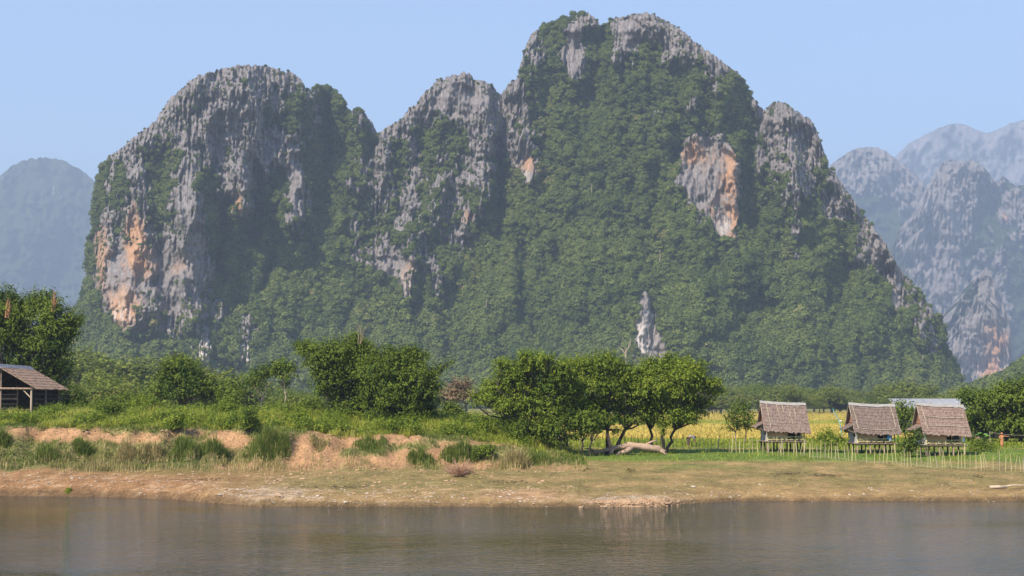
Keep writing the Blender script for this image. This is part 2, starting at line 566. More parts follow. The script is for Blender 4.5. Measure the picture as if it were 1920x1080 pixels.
def mountain(name, sil, foot, rocks, orange=(), white=(), folds=(), step=2.0, rows=330, base=.13, cot=(.95, .16), jag=4.6,
             relief=1.0, seed=0, rim=(None, None), mat='rock', green=(.030, .045, .018), soft=18, tint=1.0, flat=.45, faces=()):
    sx = np.array([p[0] for p in sil], float); sy = np.array([p[1] for p in sil], float)
    px = np.arange(sx[0], sx[-1] + .1, step)
    H = 755 - np.interp(px, sx, sy)
    jn = jag * (.9 * noise(px / 9, px * 0, seed + 1) + .7 * noise(px / 4.3, px * 0, seed + 2) + .35 * noise(px / 21, px * 0, seed + 3))
    H = np.maximum(H + jn * sstep(20, 120, H), 4)
    T = np.linspace(0, 1, rows)[:, None]
    PX = np.broadcast_to(px, (rows, len(px)))
    PY = 755 - (-10 + T * (H + 10))
    wx = PX + 13 * fbm(PX / 46, PY / 46, 3, seed + 5)
    wy = PY + 15 * fbm(PX / 46, PY / 46, 3, seed + 6)
    solid = np.zeros_like(PX)
    for (cx, cy, rx, ry) in faces:
        solid = np.maximum(solid, blob(PX + .5 * (wx - PX), PY + .5 * (wy - PY), cx, cy, rx, ry))
    solid = sstep(.35, .65, solid)
    keep = np.ones_like(PX)
    for (cx, cy, rx, ry, a) in rocks:
        keep = keep * (1 - min(1, a * 1.12) * blob(wx, wy, cx, cy, rx, ry))
    dens = 1 - keep * (1 - base)
    big = gblur(gblur(dens, soft / step, 1), soft * rows / 1200., 0)
    foot_y = np.interp(px, [p[0] for p in foot], [p[1] for p in foot])
    k = foot_y / 2650.
    cotv = cot[0] + (cot[1] - cot[0]) * np.clip(big * 1.25, 0, 1)
    cotv = cotv + .8 * sstep(60, 0, 755 - PY) + 1.6 * sstep(.955, 1.0, T)
    D = foot_y + np.cumsum(cotv * (H * k)[None, :] / rows, 0)
    D = gblur(D, soft * .6 / step, 1)
    Dl = gblur(D, 90 / step, 1)
    wt = H / H.sum()
    mean = (Dl * wt[None, :]).sum(1, keepdims=True)
    D = mean + flat * (Dl - mean) + .4 * (D - Dl)
    for (x0, y0, x1, y1, w, amp) in folds:
        D = D + amp * np.exp(-(seg_dist(wx, wy, (x0, y0, x1, y1)) / w) ** 2)
    if rim[0]:
        D = D + 55 * np.clip((rim[0][0] - PX) / rim[0][1], 0, 2) ** 2
    if rim[1]:
        D = D + 55 * np.clip((PX - rim[1][0]) / rim[1][1], 0, 2) ** 2
    s = np.mean(foot_y) / 1000. * relief
    D = D + s * (16 * fbm(PX / 80, PY / 120, 2, seed + 7) - 13 * ridged(wx / 48, wy / 130, 3, seed + 8))
    nA = fbm(PX / 8, PY / 22, 4, seed + 9)
    nB = fbm(PX / 34, PY / 40, 4, seed + 10)
    nC = ridged(PX / 7.5 + .5 * nB, PY / 55, 3, seed + 11)
    e = dens + .34 * nA + .30 * nB + .7 * solid + .22 * sstep(.94, .99, T) * sstep(.1, .5, big)
    rock = sstep(.47, .57, e)
    D = D - s * rock * (1 - .62 * solid) * (8.5 * nC + 4.4 * ridged(PX / 4.2, PY / 26, 2, seed + 12) + 3.0 * sstep(.5, .9, e))
    D = D - s * rock * 1.3 * noise(PX / 5, PY / 9, seed + 13)
    D = D - s * (1 - rock) * 4.2 * (fbm(PX / 15, PY / 15, 2, seed + 18) + .9 * fbm(PX / 30, PY / 26, 2, seed + 19))
    X, Yv, Z = unproject(PX, PY, D)
    # colours of the stone
    st1 = fbm(PX / 2.6, PY / 38, 3, seed + 14)
    st2 = fbm(PX / 7, PY / 9, 3, seed + 15)
    col = np.zeros(PX.shape + (3,)) + np.array([.205, .180, .174]) * tint
    col = mixc(col, np.array([.095, .088, .090]) * tint, sstep(.05, .5, st1 + .5 * st2) * .75)
    col = mixc(col, np.array([.265, .232, .212]) * tint, sstep(.12, .5, -st1 + .3 * st2 - .1) * .7)
    col = col * (1 - .5 * sstep(.1, -.55, nC))[..., None] * (1 + .28 * noise(PX / 2.2, PY / 5, seed + 20))[..., None]  # darker towards the hollows of the fluting
    lowc = sstep(430, 640, PY)
    col = mixc(col, np.array([.23, .20, .18]) * tint, lowc * .35)
    for (cx, cy, rx, ry, a) in orange:
        w = blob(wx, wy, cx, cy, rx, ry) * a
        col = mixc(col, (.42, .235, .13), np.clip(w * sstep(-.35, .25, st1 + .4 * st2 + w - .4), 0, 1))
    for (cx, cy, rx, ry, a) in white:
        w = blob(wx, wy, cx, cy, rx, ry) * a
        col = mixc(col, (.50, .44, .40), np.clip(w * sstep(-.1, .35, st1 + w - .45), 0, 1))
    gn = fbm(PX / 5, PY / 5, 3, seed + 16)
    gcol = np.array(green) * (1 + .6 * gn)[..., None]
    gcol = mixc(gcol, np.array([.11, .095, .05]), sstep(.25, .7, nB) * .35)
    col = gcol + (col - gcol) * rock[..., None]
    # the far side runs down behind the ridge
    V = [np.stack([X, Yv, Z], -1)]
    top = V[0][-1]
    C = [np.clip(col, .008, .75)]
    for dy, fz in ((12, .985), (40, .93), (95, .78), (190, .45), (300, -.02)):
        r = top.copy(); r[:, 1] += dy * min(2.0, np.mean(foot_y) / 1000.); r[:, 2] *= fz
        V.append(r[None]); C.append(C[0][-1:].copy())
    V = np.concatenate(V); C = np.concatenate(C)
    ny, nx = V.shape[:2]
    ii = np.arange(ny * nx).reshape(ny, nx)
    f = np.stack([ii[:-1, :-1], ii[:-1, 1:], ii[1:, 1:], ii[1:, :-1]], -1).reshape(-1, 4)
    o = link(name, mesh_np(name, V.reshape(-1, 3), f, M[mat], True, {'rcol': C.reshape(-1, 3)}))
    o['kind'] = 'structure'
    return dict(solid=solid, V=np.stack([X, Yv, Z], -1), rock=rock, e=e, PY=PY, nB=nB)

SIL_MAIN = [(60, 752), (90, 700), (120, 640), (140, 606), (150, 580), (163, 560), (168, 500), (172, 430), (180, 370), (187, 330), (195, 305), (205, 292), (222, 282), (235, 272), (250, 258),
    (265, 245), (280, 238), (292, 225), (305, 205), (318, 185), (335, 172), (350, 155), (370, 143), (395, 135), (420, 128), (450, 122), (480, 122), (505, 125),
    (530, 133), (550, 137), (565, 150), (575, 165), (582, 172), (590, 165), (605, 163), (625, 170), (640, 185), (648, 203), (655, 214), (663, 205), (672, 202),
    (685, 212), (697, 230), (707, 246), (715, 248), (725, 238), (740, 230), (755, 222), (760, 210), (780, 195), (790, 180), (805, 165), (820, 150), (835, 145),
    (850, 142), (865, 137), (885, 139), (890, 150), (910, 152), (925, 160), (935, 175), (940, 178), (955, 155), (970, 145), (975, 125), (982, 100), (990, 75),
    (1000, 60), (1020, 48), (1045, 40), (1065, 33), (1085, 27), (1105, 27), (1120, 35), (1125, 47), (1132, 50), (1140, 45), (1145, 36), (1165, 32), (1180, 28),
    (1200, 24), (1220, 24), (1235, 32), (1260, 45), (1280, 58), (1300, 75), (1320, 92), (1345, 107), (1360, 120), (1375, 130), (1390, 142), (1400, 160),
    (1410, 180), (1425, 200), (1435, 208), (1440, 200), (1452, 192), (1470, 192), (1485, 202), (1500, 212), (1520, 225), (1530, 240), (1538, 262), (1545, 285),
    (1550, 310), (1565, 325), (1580, 345), (1600, 375), (1620, 405), (1645, 435), (1665, 465), (1685, 500), (1710, 530), (1735, 560), (1755, 590), (1762, 620),
    (1772, 660), (1786, 700), (1802, 735), (1830, 754)]
ROCK_MAIN = [
    (430, 165, 135, 60, .60), (360, 235, 110, 60, .60), (440, 330, 60, 60, .4), (400, 210, 30, 70, .6), (235, 290, 45, 35, .6), (520, 160, 45, 22, .25), (470, 235, 60, 60, .45), (420, 290, 90, 50, .5),
    (345, 400, 30, 100, .8), (300, 530, 100, 90, .74), (230, 500, 66, 120, .72), (360, 480, 40, 110, .72), (262, 385, 22, 80, .6), (455, 360, 34, 60, .66), (552, 340, 22, 90, .74),
    (500, 285, 45, 40, .5), (590, 230, 16, 60, .45), (575, 400, 22, 40, .4), (320, 610, 80, 40, .4), (205, 360, 14, 80, .45),
    (850, 185, 85, 50, .84), (910, 235, 38, 75, .8), (775, 215, 40, 22, .6), (712, 285, 14, 60, .62), (772, 310, 20, 90, .5), (905, 330, 30, 60, .5), (675, 230, 18, 24, .5), (735, 250, 24, 20, .5),
    (690, 490, 50, 34, .5), (740, 500, 55, 34, .62), (762, 535, 14, 50, .7), (815, 535, 22, 42, .7), (870, 420, 40, 55, .44), (800, 430, 90, 80, .40), (720, 400, 50, 70, .36), (840, 330, 50, 60, .42), (700, 330, 40, 60, .42), (660, 430, 30, 40, .3), (655, 330, 16, 30, .4), (795, 580, 14, 14, .6),
    (985, 300, 30, 50, .72), (960, 240, 26, 60, .45), (970, 180, 24, 60, .5),
    (1074, 95, 20, 56, .82), (1000, 85, 22, 50, .62), (1104, 40, 20, 20, .6), (1165, 75, 26, 48, .78), (1215, 48, 60, 28, .78), (1290, 95, 44, 30, .72), (1215, 95, 40, 30, .35), (1345, 130, 36, 30, .55),
    (1075, 140, 14, 14, .6), (1300, 200, 10, 40, .5), (1235, 190, 24, 30, .28), (1340, 170, 8, 12, .6), (1300, 265, 24, 20, .5),
    (1332, 335, 58, 76, .99), (1360, 400, 26, 48, .95), (1300, 300, 26, 36, .8),
    (1468, 235, 40, 45, .7), (1515, 270, 26, 60, .74), (1440, 300, 30, 90, .42), (1490, 345, 24, 60, .5), (1420, 215, 18, 50, .4), (1495, 450, 13, 44, .66), (1560, 400, 26, 60, .34),
    (1590, 390, 22, 55, .62), (1650, 480, 34, 50, .78), (1690, 545, 30, 54, .78), (1625, 440, 26, 46, .66), (1735, 610, 22, 50, .7), (1752, 655, 12, 34, .6), (1500, 290, 50, 70, .5), (1555, 370, 26, 50, .45),
    (1215, 650, 24, 40, .6),
    (372, 655, 22, 30, .55), (383, 690, 8, 30, .8), (463, 660, 14, 30, .75), (460, 610, 26, 40, .35), (410, 600, 40, 40, .4), (480, 580, 30, 40, .3),
]
ORANGE = [(253, 450, 22, 65, 1), (262, 490, 26, 36, .9), (232, 580, 30, 46, 1), (190, 490, 16, 70, .8), (440, 380, 9, 26, .9), (335, 500, 20, 22, .4), (385, 420, 10, 30, .4),
          (1368, 330, 18, 50, .95), (1376, 410, 12, 36, 1), (1300, 285, 20, 24, .8), (1345, 400, 18, 30, .45), (992, 312, 16, 18, .8), (770, 520, 12, 44, .5), (870, 405, 18, 14, .5), (1325, 300, 30, 26, .35)]
WHITE = [(232, 590, 22, 40, .6), (440, 400, 8, 10, 1), (1204, 640, 16, 60, .95), (1222, 630, 22, 50, .6), (1352, 425, 20, 20, .6), (380, 660, 20, 40, .9), (463, 660, 12, 28, .9), (770, 540, 12, 40, .5), (985, 335, 12, 14, .7), (795, 580, 12, 12, .9), (1500, 440, 10, 30, .3), (1480, 320, 20, 60, .25)]
FACES = [(1330, 330, 52, 68), (1355, 395, 30, 50), (1207, 582, 17, 40), (1212, 620, 27, 44), (1222, 664, 38, 42), (235, 520, 40, 70), (232, 590, 22, 36), (310, 520, 36, 70), (365, 490, 22, 80), (255, 430, 12, 40), (350, 370, 14, 60), (552, 350, 13, 60), (1074, 90, 14, 44), (985, 310, 16, 34), (735, 500, 44, 22), (762, 540, 9, 34), (860, 190, 50, 34), (1180, 60, 24, 30), (1680, 530, 16, 40), (1645, 475, 16, 34)]
FOLDS = [(470, 130, 450, 330, 110, -30),  # gullies run away from the camera (positive), spurs stand forward
    (612, 175, 622, 300, 17, 20), (622, 300, 600, 400, 20, 10), (480, 310, 488, 400, 13, 34), (478, 400, 470, 460, 22, 22), (425, 380, 420, 520, 13, 14), (575, 170, 520, 300, 16, -14),
    (700, 215, 700, 330, 14, 24), (552, 290, 552, 420, 16, -20), (345, 320, 362, 600, 24, -20), (940, 170, 940, 400, 16, 26), (910, 200, 905, 380, 20, -18), (710, 250, 716, 340, 12, -14),
    (1404, 180, 1398, 420, 22, 16), (1370, 280, 1376, 430, 18, -14), (1328, 270, 1340, 420, 45, 10), (1432, 210, 1440, 380, 14, 18), (1475, 220, 1500, 430, 22, -18), (1600, 420, 1560, 600, 30, 16),
    (1665, 470, 1740, 640, 16, -14), (1213, 560, 1208, 690, 34, -7), (1130, 55, 1110, 190, 12, 16), (1076, 60, 1072, 140, 12, -10), (1170, 60, 1160, 120, 16, -10),
    (455, 330, 458, 400, 16, -16), (270, 330, 262, 600, 30, -12), (430, 600, 520, 500, 26, 16), (300, 420, 310, 600, 12, 8), (985, 260, 990, 330, 20, -12), (775, 440, 765, 560, 22, -14),
    (1060, 420, 1000, 640, 34, 14), (880, 480, 860, 640, 30, 12), (1150, 260, 1120, 480, 40, -14), (1300, 500, 1290, 640, 36, -12), (1450, 500, 1430, 640, 34, 12)]
main = mountain('limestone_mountain', SIL_MAIN, [(60, 930), (300, 930), (700, 990), (1000, 930), (1300, 880), (1600, 930), (1830, 1020)],
                ROCK_MAIN, ORANGE, WHITE, FOLDS, 2.0, 350, rim=((232, 60), None), faces=FACES)

SIL_FL = [(-260, 420), (-120, 380), (-40, 350), (0, 330), (20, 312), (45, 300), (75, 295), (100, 297), (125, 303), (150, 318), (168, 330), (182, 345), (200, 372), (240, 430), (300, 520), (360, 640), (420, 752)]
mountain('far_hill', SIL_FL, [(-260, 5200), (420, 5400)], [(60, 360, 120, 40, .25)], (), (), ((40, 330, 0, 600, 60, -60), (150, 350, 120, 600, 40, 60)),
         3.0, 200, .06, (1.1, .5), 3.2, 1.3, 71, mat='far_rock')
SIL_FR1 = [(1380, 752), (1440, 560), (1500, 400), (1540, 330), (1558, 308), (1575, 296), (1590, 286), (1605, 278), (1622, 276), (1645, 276), (1658, 282), (1672, 292), (1690, 305), (1712, 322), (1735, 345), (1770, 400), (1800, 470), (1850, 560), (1900, 752)]
mountain('far_mountain', SIL_FR1, [(1380, 4800), (1900, 4850)], [(1640, 320, 90, 50, .5), (1700, 350, 40, 50, .5), (1560, 350, 40, 60, .4), (1800, 500, 90, 150, .3)], (), (), ((1640, 300, 1640, 420, 30, -30), (1700, 330, 1690, 420, 20, 30)),
         3.0, 220, .15, (.9, .25), 2.2, 1.0, 83, mat='far_rock')
SIL_FR2 = [(1480, 752), (1560, 470), (1640, 320), (1680, 292), (1690, 283), (1705, 268), (1722, 260), (1740, 250), (1760, 240), (1780, 233), (1795, 231), (1812, 234), (1830, 243), (1850, 250), (1870, 243), (1890, 233), (1910, 227), (1940, 224), (1980, 235), (2050, 270), (2200, 350), (2320, 420)]
mountain('far_mountain', SIL_FR2, [(1480, 7400), (2320, 7400)], [(1780, 330, 160, 120, .45), (1920, 320, 80, 90, .45)], (), (), ((1790, 250, 1700, 420, 50, -80), (1860, 270, 1850, 420, 40, 80)),
         5.0, 130, .2, (.9, .4), 2.0, .9, 91, mat='far_rock')
SIL_FR3 = [(1600, 752), (1640, 560), (1680, 440), (1715, 395), (1740, 345), (1765, 308), (1785, 298), (1800, 305), (1815, 300), (1835, 304), (1855, 325), (1870, 345), (1880, 330), (1900, 345), (1915, 350), (1935, 335), (1965, 350), (2000, 380), (2080, 430), (2200, 520), (2300, 600)]
mountain('far_mountain', SIL_FR3, [(1600, 4100), (2300, 4150)], [(1790, 345, 80, 50, .52), (1720, 420, 40, 80, .5), (1790, 480, 40, 130, .55), (1740, 520, 40, 120, .48), (1905, 400, 40, 50, .6), (1860, 560, 40, 110, .55)],
         [(1885, 412, 8, 14, .9)], (), ((1790, 310, 1780, 560, 24, -30), (1860, 360, 1850, 520, 24, 34), (1715, 400, 1730, 600, 22, -24)), 2.5, 260, .12, (.85, .2), 4.0, 1.0, 97, mat='far_rock')
SIL_FR4 = [(1700, 752), (1740, 690), (1770, 620), (1800, 560), (1830, 520), (1850, 500), (1862, 520), (1875, 550), (1888, 590), (1895, 620), (1897, 660), (1900, 700), (1915, 752)]
mountain('far_cliff', SIL_FR4, [(1700, 3000), (1915, 3020)], [(1860, 590, 36, 110, .8), (1860, 680, 44, 50, .9), (1800, 640, 40, 80, .5)],
         [(1868, 645, 24, 40, .95), (1860, 690, 22, 32, .9), (1850, 700, 10, 20, .8)], [(1885, 700, 10, 20, .7), (1840, 695, 6, 14, .6)], ((1860, 520, 1870, 720, 18, -14),), 2.0, 150, .2, (.8, .15), 2.2, .8, 101, mat='far_rock')
SIL_HR = [(1770, 752), (1800, 742), (1840, 729), (1870, 721), (1890, 710), (1905, 698), (1920, 686), (1935, 678), (1960, 668), (1990, 690), (2010, 752)]
hill = mountain('wooded_hill', SIL_HR, [(1770, 820), (2010, 820)], [], (), (), (), 3.0, 60, .02, (1.3, .8), 1.5, .5, 107)

# ------------------------------------------------------------------ the forest on the mountain: nobody could count it
def leaf_quads(c, n_, up, size, asp=.5, tone=None):
    """one leaf (a folded kite of four corners) at each point c, lying across direction n_"""
    c = np.asarray(c, float)
    N = len(c)
    n_ = n_ / (np.linalg.norm(n_, axis=1, keepdims=True) + 1e-9)
    a = np.cross(n_, up); a /= (np.linalg.norm(a, axis=1, keepdims=True) + 1e-9)
    b_ = np.cross(n_, a)
    s = np.asarray(size, float).reshape(-1, 1) * np.ones((N, 1))
    v = np.stack([c - a * s * .5, c - b_ * s * .5 * asp + n_ * s * .08, c + a * s * .5, c + b_ * s * .5 * asp + n_ * s * .08], 1).reshape(-1, 3)
    f = np.arange(N * 4).reshape(N, 4)
    t = RNG.random(N) if tone is None else tone
    return v, f, np.repeat(t, 4)

def unit(n, rng=RNG):
    d = rng.normal(size=(n, 3))
    return d / np.linalg.norm(d, axis=1, keepdims=True)

def forest_proto(name, n, zs, size, seed, mat='forest'):
    rng = np.random.default_rng(seed)
    K = 7
    ce = unit(K, rng) * np.array([.48, .48, .34 * zs]) ; ce[0] = (0, 0, .3 * zs)
    rr = rng.uniform(.42, .62, K)
    w = rng.integers(0, K, n)
    d = unit(n, rng); d[:, 2] = np.abs(d[:, 2]) * 1.0 - .25
    d /= np.linalg.norm(d, axis=1, keepdims=True)
    p = ce[w] + d * rr[w][:, None] * rng.uniform(.72, 1.05, n)[:, None] * np.array([1, 1, zs])
    nn = d + .38 * unit(n, rng) + np.array([0, 0, .2])
    v, f, t = leaf_quads(p, nn, unit(n, rng), rng.uniform(.7, 1.3, n) * size, .95, rng.random(n))
    return bpy.data.objects.new(name, mesh_np(name, v, f, M[mat], False, {'tone': t}))

fcol = bpy.data.collections.new('forest_crowns')
for i in range(6):
    fcol.objects.link(forest_proto('crown', 420, (.8, .95, 1.15, .85, 1.35, .7)[i], .225, 300 + i))

def scatter(name, pts, scl, rot, kind, coll):
    me = bpy.data.meshes.new(name)
    me.vertices.add(len(pts))
    me.vertices.foreach_set('co', np.asarray(pts, np.float32).ravel())
    a = me.attributes.new('scl', 'FLOAT_VECTOR', 'POINT'); a.data.foreach_set('vector', np.asarray(scl, np.float32).ravel())
    a = me.attributes.new('rot', 'FLOAT_VECTOR', 'POINT'); a.data.foreach_set('vector', np.asarray(rot, np.float32).ravel())
    a = me.attributes.new('which', 'INT', 'POINT'); a.data.foreach_set('value', np.asarray(kind, np.int32))
    o = link(name, me)
    ng = bpy.data.node_groups.new(name, 'GeometryNodeTree')
    ng.interface.new_socket('Geometry', in_out='INPUT', socket_type='NodeSocketGeometry')
    ng.interface.new_socket('Geometry', in_out='OUTPUT', socket_type='NodeSocketGeometry')
    gi = ng.nodes.new('NodeGroupInput'); go = ng.nodes.new('NodeGroupOutput')
    ip = ng.nodes.new('GeometryNodeInstanceOnPoints')
    ci = ng.nodes.new('GeometryNodeCollectionInfo')
    ci.inputs['Collection'].default_value = coll
    ci.inputs['Separate Children'].default_value = True
    ci.inputs['Reset Children'].default_value = True
    ip.inputs['Pick Instance'].default_value = True
    def na(nm, t):
        n = ng.nodes.new('GeometryNodeInputNamedAttribute'); n.data_type = t
        n.inputs['Name'].default_value = nm
        return n.outputs[0]
    L = ng.links.new
    L(gi.outputs[0], ip.inputs['Points'])
    L(ci.outputs[0], ip.inputs['Instance'])
    L(na('which', 'INT'), ip.inputs['Instance Index'])
    L(na('rot', 'FLOAT_VECTOR'), ip.inputs['Rotation'])
    L(na('scl', 'FLOAT_VECTOR'), ip.inputs['Scale'])
    L(ip.outputs[0], go.inputs[0])
    md = o.modifiers.new('scatter', 'NODES')
    md.node_group = ng
    o['kind'] = 'stuff'
    return o

def pick_forest(d, n, rmin, rmax, rng, thin=.1):
    V = d['V']
    e1 = V[1:, :-1] - V[:-1, :-1]; e2 = V[:-1, 1:] - V[:-1, :-1]
    cr = np.cross(e2, e1)
    ar = np.linalg.norm(cr, axis=-1)
    nrm = cr / (ar[..., None] + 1e-9)
    rk = d['rock'][:-1, :-1]
    w = np.minimum(ar, 12) * np.clip(1 - rk, thin, 1) * (1 - .97 * d['solid'][:-1, :-1])
    steep = 1 - np.abs(nrm[..., 2])
    w = w * (1 - .45 * sstep(.75, 1, steep))
    idx = rng.choice(w.size, n, p=(w / w.sum()).ravel())
    r_, c_ = np.unravel_index(idx, w.shape)
    u = rng.random((n, 1)); v = rng.random((n, 1))
    p = V[r_, c_] + e1[r_, c_] * u + e2[r_, c_] * v
    rad = rmin + (rmax - rmin) * rng.random(n) ** 1.6
    low = sstep(250, 620, d['PY'][r_, c_])
    rad = rad * (.62 + .5 * low) * (1 - .55 * rk[r_, c_])
    p = p - nrm[r_, c_] * 0 + np.stack([0 * rad, -.25 * rad, .25 * rad], 1)
    s = np.stack([rad * rng.uniform(.85, 1.2, n), rad * rng.uniform(.85, 1.2, n), rad * rng.uniform(.8, 1.25, n)], 1)
    rot = np.stack([rng.uniform(-.25, .25, n), rng.uniform(-.25, .25, n), rng.uniform(0, 6.28, n)], 1)
    return p, s, rot, rng.integers(0, 6, n)

scatter('mountain_forest', *pick_forest(main, 72000, 1.2, 5.6, np.random.default_rng(5), .13), fcol)
scatter('hill_forest', *pick_forest(hill, 9000, 2.6, 5.2, np.random.default_rng(6), .10), fcol)

# ------------------------------------------------------------------ the haze over the valley
hz, nt, b, out = mat_new('haze')
nt.nodes.remove(b)
pv = nt.nodes.new('ShaderNodeVolumePrincipled')
pv.inputs['Color'].default_value = (.62, .76, 1.0, 1)
pv.inputs['Density'].default_value = .00017
pv.inputs['Anisotropy'].default_value = .1
nt.links.new(pv.outputs[0], out.inputs['Volume'])
haze = MB().box(-6500, 6500, -300, 12000, -4.2, 1900).build('haze', hz)
haze['kind'] = 'stuff'

# ------------------------------------------------------------------ trees and shrubs of the river bank
def spray_leaves(centres, radii, n_spray, leaf, seed, per=7, asp=.5, squash=1.0, droop=.15, inner=.5):
    """sprays of leaves spread through the outer part of each lobe of a crown"""
    rng = np.random.default_rng(seed)
    centres = np.asarray(centres, float); radii = np.asarray(radii, float)
    w = radii ** 2; w /= w.sum()
    k = rng.choice(len(radii), n_spray, p=w)
    d = unit(n_spray, rng)
    low = d[:, 2] < -.35
    d[low, 2] *= -.6
    d /= np.linalg.norm(d, axis=1, keepdims=True)
    q = rng.random(n_spray)
    rad = np.where(q < .62, rng.uniform(.72, 1.08, n_spray), np.where(q < .77, rng.uniform(1.0, 1.45, n_spray), rng.uniform(inner, .8, n_spray)))
    # uneven outline: some directions reach out, others fall short
    rad = rad * (1 + .34 * noise(d[:, 0] * 2.3 + k * 7.1, d[:, 2] * 2.3 + d[:, 1] * 2, seed))
    p0 = centres[k] + d * (rad * radii[k])[:, None] * np.array([1, 1, squash])
    g = d + .7 * unit(n_spray, rng) + np.array([0, 0, .25 - droop])
    g /= np.linalg.norm(g, axis=1, keepdims=True)
    tone0 = np.clip(rng.normal(.48, .2, n_spray) + rng.normal(0, .17, len(radii))[k], 0, 1)
    P = []; Nn = []; U = []; T = []
    for i in range(per):
        along = (i / per - .3) * leaf * 4.0
        side = unit(n_spray, rng)
        p = p0 + g * along + side * leaf * .5
        P.append(p); Nn.append(.6 * side + .5 * d + np.array([0, 0, .55]) + .35 * unit(n_spray, rng)); U.append(side + .6 * g)
        T.append(np.clip(tone0 + rng.normal(0, .13, n_spray), 0, 1))
    P = np.concatenate(P); Nn = np.concatenate(Nn); U = np.concatenate(U); T = np.concatenate(T)
    # leaf axis follows U
    nn = Nn / np.linalg.norm(Nn, axis=1, keepdims=True)
    v, f, t = leaf_quads(P, nn, np.cross(U, nn) + 1e-6, leaf * rng.uniform(.7, 1.25, len(P)), asp, T)
    return v, f, t

def wobble(a, b, n, amt, rng):
    a = np.asarray(a, float); b = np.asarray(b, float)
    t = np.linspace(0, 1, n)[:, None]
    L = np.linalg.norm(b - a)
    off = rng.normal(size=(n, 3)) * amt * L
    off[0] = 0; off[-1] = 0
    return a + (b - a) * t + off + np.array([0, 0, 1]) * (np.sin(t * math.pi) * amt * L * .5)

def tree(name, label, cat, base_px, lobes, Y, mat, leaf=.26, dens=125, bark='bark', trunks=None, seed=1, group=None, squash=.85, depth=.9, asp=.5, trunk_r=.16, droop=.15, extra_branches=True):
    """a tree whose lobes (px, py, r in photograph pixels) stand at distance Y; trunk, limbs and leaves are all real"""
    rng = np.random.default_rng(seed)
    bx, by, bz = unproject(base_px[0], base_px[1], Y)
    bz = float(ground_z(bx, Y))
    base = np.array([float(bx), Y, bz])
    root = thing(name, label, cat, base, 0, group)
    C = []; Rr = []
    s = Y / 2650.
    for (px, py, r) in lobes:
        x, y, z = unproject(px, py, Y)
        off = rng.uniform(-1, 1) * depth * max(1.0, np.std([l[0] for l in lobes]) * s * .8)
        C.append(np.array([float(x), Y + off, float(z)]) - base); Rr.append(r * s)
    if len(lobes) > 8:      # small outlying sprigs that break the round outline
        mid_ = np.mean(C, 0)
        for q in range(len(lobes)):
            i = rng.integers(0, len(lobes))
            d = C[i] - mid_; d = d / (np.linalg.norm(d) + 1e-6) + .6 * unit(1, rng)[0] + np.array([0, 0, .25])
            d /= np.linalg.norm(d)
            C.append(C[i] + d * Rr[i] * 1.05); Rr.append(Rr[i] * rng.uniform(.25, .45))
    C = np.array(C); Rr = np.array(Rr) * rng.uniform(.85, 1.2, len(Rr))
    ns = int(dens * (Rr ** 2).sum() / (leaf / .26) ** 2)
    v, f, t = spray_leaves(C, Rr, ns, leaf, seed, asp=asp, squash=squash, droop=droop)
    # fill between the lobes and keep leaves out of the ground
    keep = v.reshape(-1, 4, 3)[:, :, 2].min(1) > .05
    v = v.reshape(-1, 4, 3)[keep].reshape(-1, 3); t = t.reshape(-1, 4)[keep].ravel(); f = np.arange(len(v)).reshape(-1, 4)
    link('crown', mesh_np('crown', v, f, M[mat], False, {'tone': t}), root)
    mb = MB()
    if trunks is None:
        trunks = [((0, 0), (0, -.45))]
    top = C[:, 2].mean()
    ends = []
    for (b0, lean) in trunks:
        a = np.array([b0[0], b0[1] if len(b0) > 1 else 0, -.15])
        zz = max(.5, min(C[:, 2].min() + .2, top * .5)) if len(lobes) > 3 else top * .5
        e = np.array([a[0] + lean[0], a[1] + .2 * rng.normal(), zz])
        pts = wobble(a, e, 5, .035, rng)
        mb.tube(pts, [trunk_r * 1.35, trunk_r * 1.05, trunk_r * .95, trunk_r * .9, trunk_r * .8], 8)
        ends.append(e)
    for c, r in zip(C, Rr):
        e = min(ends, key=lambda q: np.linalg.norm(q[:2] - c[:2]))
        if c[2] < .6: continue
        pts = wobble(e, c, 5, .06, rng)
        r0 = trunk_r * .62
        mb.tube(pts, list(np.linspace(r0, r0 * .3, 5)), 6)
        if extra_branches:
            for q in range(4):
                d = unit(1, rng)[0]; d[2] = abs(d[2]) * .8
                mb.tube(wobble(pts[2 + q % 3], c + d * r * .85, 4, .07, rng), list(np.linspace(r0 * .34, .012, 4)), 5)
    mb.build('trunk', M[bark], root, True)
    return root

G_ROW = 'broad leafy trees between the river bank and the rice field'
big = tree('broadleaf_tree', 'tall dense dark green tree rising behind the open thatched shed', 'tree', (45, 775),
     [(20, 600, 42), (60, 588, 38), (78, 572, 24), (110, 612, 32), (128, 628, 22), (40, 650, 55), (95, 655, 42), (0, 640, 50), (-40, 620, 60), (78, 700, 44), (108, 690, 26), (30, 700, 50), (-50, 700, 60), (90, 735, 34), (60, 750, 36), (20, 580, 22), (135, 605, 14), (-10, 580, 30)],
     132, 'leaf_mid', .26, 120, 'bark_dark', seed=11, trunk_r=.3, depth=.7)
for (px, py, h) in ((101, 584, 36), (12, 596, 36)):
    x, y, z = unproject(px, py, 129.0)
    c = np.array([float(x), 129.0, float(z)]) - np.array(big.location)
    mb = MB(); rng = np.random.default_rng(int(px))
    for i in range(16):
        a = c + rng.normal(size=3) * np.array([.08, .08, 0])
        t = a + np.array([rng.normal() * .13 + .12, rng.normal() * .1, h * .05 * rng.uniform(.5, 1.1)])
        mb.tube([a, (a + t) / 2 + rng.normal(size=3) * .03, t], [.03, .03, .012], 4)
    mb.build('dry_stalk', mottled('dry_stalk', (.24, .11, .05), (.40, .22, .11), 6), big)
